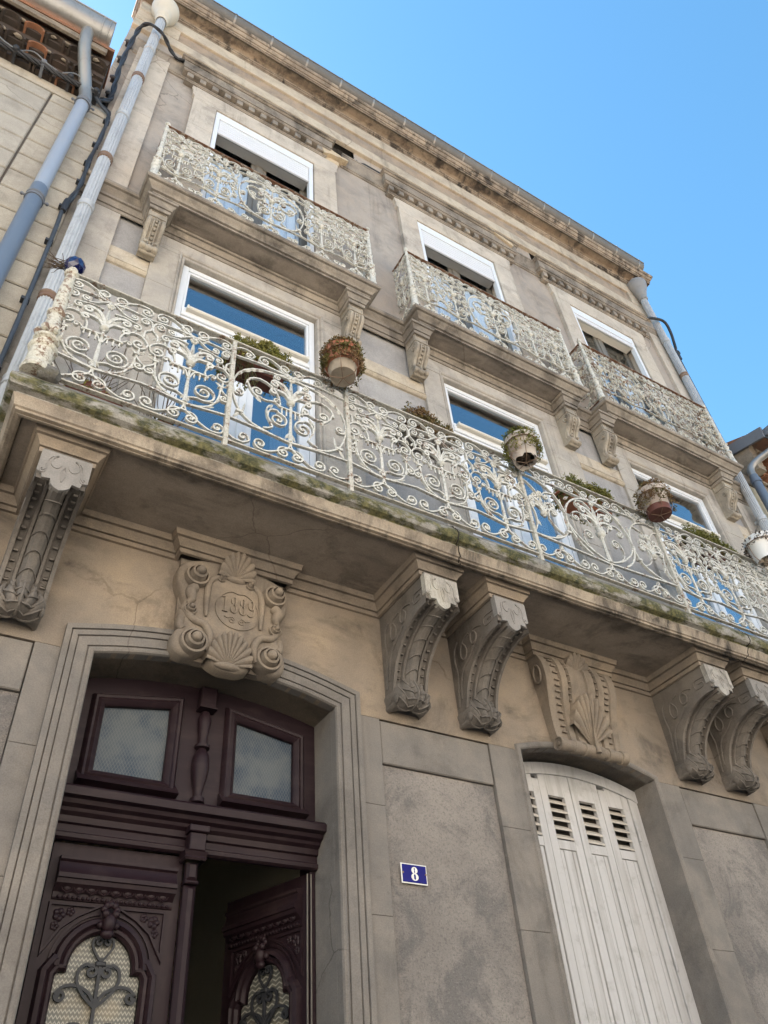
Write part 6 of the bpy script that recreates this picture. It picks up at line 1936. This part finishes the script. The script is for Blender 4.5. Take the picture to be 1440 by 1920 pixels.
def pots():
    for i, (x, z, r_, h, m1, m2, pm, lab) in enumerate(POTS):
        y = -.815
        t = thing('flower_pot', lab, 'flower pot', (x, y, z), 'flower pots hung outside the lower railing', world_coords=False)
        b = MB()
        r0 = r_ * .74
        prof = [(0, .004), (r0 * .96, 0), (r0, .006), (r_ * .93, h * .74), (r_ * .95, h * .76), (r_ * 1.05, h * .765), (r_ * 1.07, h * .99), (r_ * 1.02, h), (r_ * .92, h * .98), (r_ * .9, h * .8)]
        if i == 0: prof = [(0, .004)] + [(r0 * .96, 0), (r0, .01), (r0 * 1.12, h * .34), (r_ * .99, h * .36)] + prof[4:]
        if i in (1, 3): prof = [(r0 * .80, .03), (r0 * .97, .006), (r0, .01)] + prof[3:]
        n = 22; rr = random.Random(i)
        rows = []
        for k, (rad, zz) in enumerate(prof):
            rows.append([(rad * math.cos(2 * PI * a / n), rad * math.sin(2 * PI * a / n), zz + (rr.uniform(-.022, .022) if i in (1, 3) and k in (0, 1) else 0)) for a in range(n)])
        b.grid(rows, True, 0)
        if i == 0: b.m = [1 if (f_[0] // n) < 3 else 0 for f_ in b.f]
        if i == 2: b.m = [1 if (f_[0] // n) < 2 else 0 for f_ in b.f]
        b.build('pot', [M[m1], M[m2]], t, angle=35)
        if i == 2:
            q = MB(); q.lathe([(r0 * .5, -.004), (r0 * 1.07, -.004), (r0 * 1.12, .055), (r0 * 1.04, .058), (r0 * 1.0, .01)], (0, 0, 0), 22); q.build('saucer', M['trough'], t, angle=35)
        s = MB(); s.lathe([(0, h * .86), (r_ * .9, h * .84)], (0, 0, 0), 16)
        if i in (1, 3):
            for k in range(26): s.ball((rr.uniform(-.6, .6) * r0, rr.uniform(-.6, .6) * r0, .03 + rr.uniform(-.012, .03)), rr.uniform(.014, .034), 6, 4)
        s.build('soil', M['soil'] if i != 3 else M['pot_base'], t, angle=70)
        w = MB()
        w.tube([(r_ * 1.09 * math.cos(2 * PI * a / 24), r_ * 1.09 * math.sin(2 * PI * a / 24), h * .74) for a in range(25)], .0035, 5)
        for a in (20, 90, 160, 235, 305):
            c_, s_ = math.cos(R(a)), math.sin(R(a))
            w.tube([(r_ * 1.09 * c_, r_ * 1.09 * s_, h * .78), (r_ * .98 * c_, r_ * .98 * s_, h * .2), (r0 * .9 * c_, r0 * .9 * s_, -.008), (0, 0, -.012)], .003, 4)
        w.tube([(-.02, r_ * 1.08, h * .74), (-.02, .175, h * .8)], .004, 4); w.tube([(.02, r_ * 1.08, h * .74), (.02, .175, h * .8)], .004, 4)
        w.build('wire_holder', M['rustband'], t)
        p = MB(); sedum(p, (0, 0, h * .86), r_ * 1.24, r_ * 1.24, .125 if i < 3 else .05, (1900, 900, 1000, 400)[i], i + 3, .021, .19 if i < 3 else .08)
        if i == 1: sedum(p, (.09, -.02, h * .5), .05, .06, .12, 90, 22, .02)
        if i == 2: sedum(p, (-.08, -.03, h * .45), .05, .06, .12, 80, 23, .02)
        p.build('plant', M[pm], t, smooth=False)
        if i in (0, 3):
            p = MB(); stems(p, (-.02, 0, h * .9), 14, i, .11); p.build('dry_stem', M['dry'], t)
pots()
TR = [(1.12, 5.735, .42, 'trough', 'sedum', 'brown trough with thick yellow green sedum under the lower left window'),
      (2.46, 5.735, .38, 'trough_grey', 'sedum_red', 'grey trough with reddish green sedum behind the railing left of the middle window'),
      (4.03, 5.740, .50, 'terracotta', 'sedum', 'terracotta trough with bushy green sedum right of the broken pot'),
      (5.50, 5.745, .58, 'trough', 'sedum', 'brown trough with dense green sedum at far right of the railing')]
def troughs():
    for i, (x, z, L, m1, pm, lab) in enumerate(TR):
        t = thing('plant_trough', lab, 'planter', (x, -.515, z), 'troughs hung inside the lower railing', world_coords=False)
        b = MB(); h = L / 2
        rows = []
        for (e, w, zz) in ((-.03, .065, 0), (0, .085, .14), (.008, .093, .142), (.008, .093, .158), (-.01, .075, .158), (-.015, .07, .12)):
            rows.append([(-h - e, -w, zz), (h + e, -w, zz), (h + e, w, zz), (-h - e, w, zz)])
        b.grid(rows, True); b.add(rows[0], [(0, 1, 2, 3)])
        b.build('trough', M[m1], t, smooth=False)
        b = MB(); b.box(-h, h, -.075, .075, .11, .13); b.build('soil', M['soil'], t)
        p = MB(); sedum(p, (0, -.02, .14), h * 1.05, .12, .26, int(L * 7500), 40 + i, .019, .16)
        sedum(p, (h * (.25, -.3, .3, -.2)[i], -.09, .16), h * .45, .06, .16, int(L * 1500), 50 + i, .019, .08)
        p.build('plant', M[pm], t, smooth=False)
        p = MB(); stems(p, (-h * .5, 0, .10), 10, i, .10); p.build('dry_stem', M['dry'], t)
        if i == 0:
            p = MB(); r = random.Random(3)
            for k in range(26):
                pp = [(-h * .7 + r.uniform(-.08, .12), -.08, .05)]
                for q in range(5): pp.append((pp[-1][0] + r.uniform(-.02, .025), pp[-1][1] + r.uniform(-.01, .005), pp[-1][2] - .05 * r.random() - .02))
                p.tube(pp, .002, 3)
                sedum(p, pp[-1], .012, .012, .02, 2, k, .012)
            p.build('hanging_roots', M['weed'], t)
    for (x, y, w, lab, sd_) in ((.22, -.42, .34, 'brown floor trough with mixed weeds behind the left end of the railing', 1), (.62, -.40, .20, 'low brown bowl with a leafy weed on the balcony floor', 2)):
        t = thing('plant_trough', lab, 'planter', (x, y, 4.89), None, world_coords=False)
        b = MB(); b.lathe([(0, .0), (w * .42, 0), (w * .5, .16), (w * .52, .165), (w * .47, .16), (w * .45, .13)], (0, 0, 0), 14); b.build('bowl', M['trough'], t)
        b = MB(); b.lathe([(0, .13), (w * .46, .13)], (0, 0, 0), 12); b.build('soil', M['soil'], t)
        p = MB(); sedum(p, (0, 0, .13), w * .5, w * .5, .12, 200, sd_, .03, .03); p.build('plant', M['weed'] if sd_ == 2 else M['sedum'], t, smooth=False)
        p = MB(); stems(p, (0, 0, .14), 22, sd_ + 5, .42 if sd_ == 1 else .3, .0028, .1); p.build('dry_stem', M['dry'], t)
troughs()
def weed():
    t = thing('dry_weed', 'dead twiggy weed growing from the top of the left railing post', 'weed', (-.13, -.62, 5.93), world_coords=False)
    r = random.Random(12); b = MB()
    for i in range(26):
        a = r.uniform(100, 260); p = Vector((r.uniform(-.03, .01), r.uniform(-.02, .02), r.uniform(-.03, .04)))
        d = Vector((math.cos(R(a)), r.uniform(-.5, .5), r.uniform(-.7, .6))).normalized()
        pts = [tuple(p)]
        for k in range(5):
            d = (d + Vector((r.uniform(-.3, .2), r.uniform(-.3, .3), r.uniform(-.35, .25)))).normalized(); p = p + d * r.uniform(.015, .032); pts.append(tuple(p))
        b.tube(pts, [.0035, .003, .0028, .0024, .002, .0015], 4)
    b.build('twig', M['dry'], t)
weed()
# pictures and a coat rail barely visible in the hallway
def hall_things():
    t = thing('wall_poster', 'dim framed poster hanging on the hallway wall', 'poster', (1.0, 5.97, 2.2))
    b = MB(); b.bev(.85, 1.5, 5.955, 5.995, 2.2, 3.2, .006); b.build('frame', M['olive'], t, smooth=False)
    b = MB(); b.box(.90, 1.45, 5.950, 5.956, 2.25, 3.15); b.build('print', M['paper'], t)
hall_things()
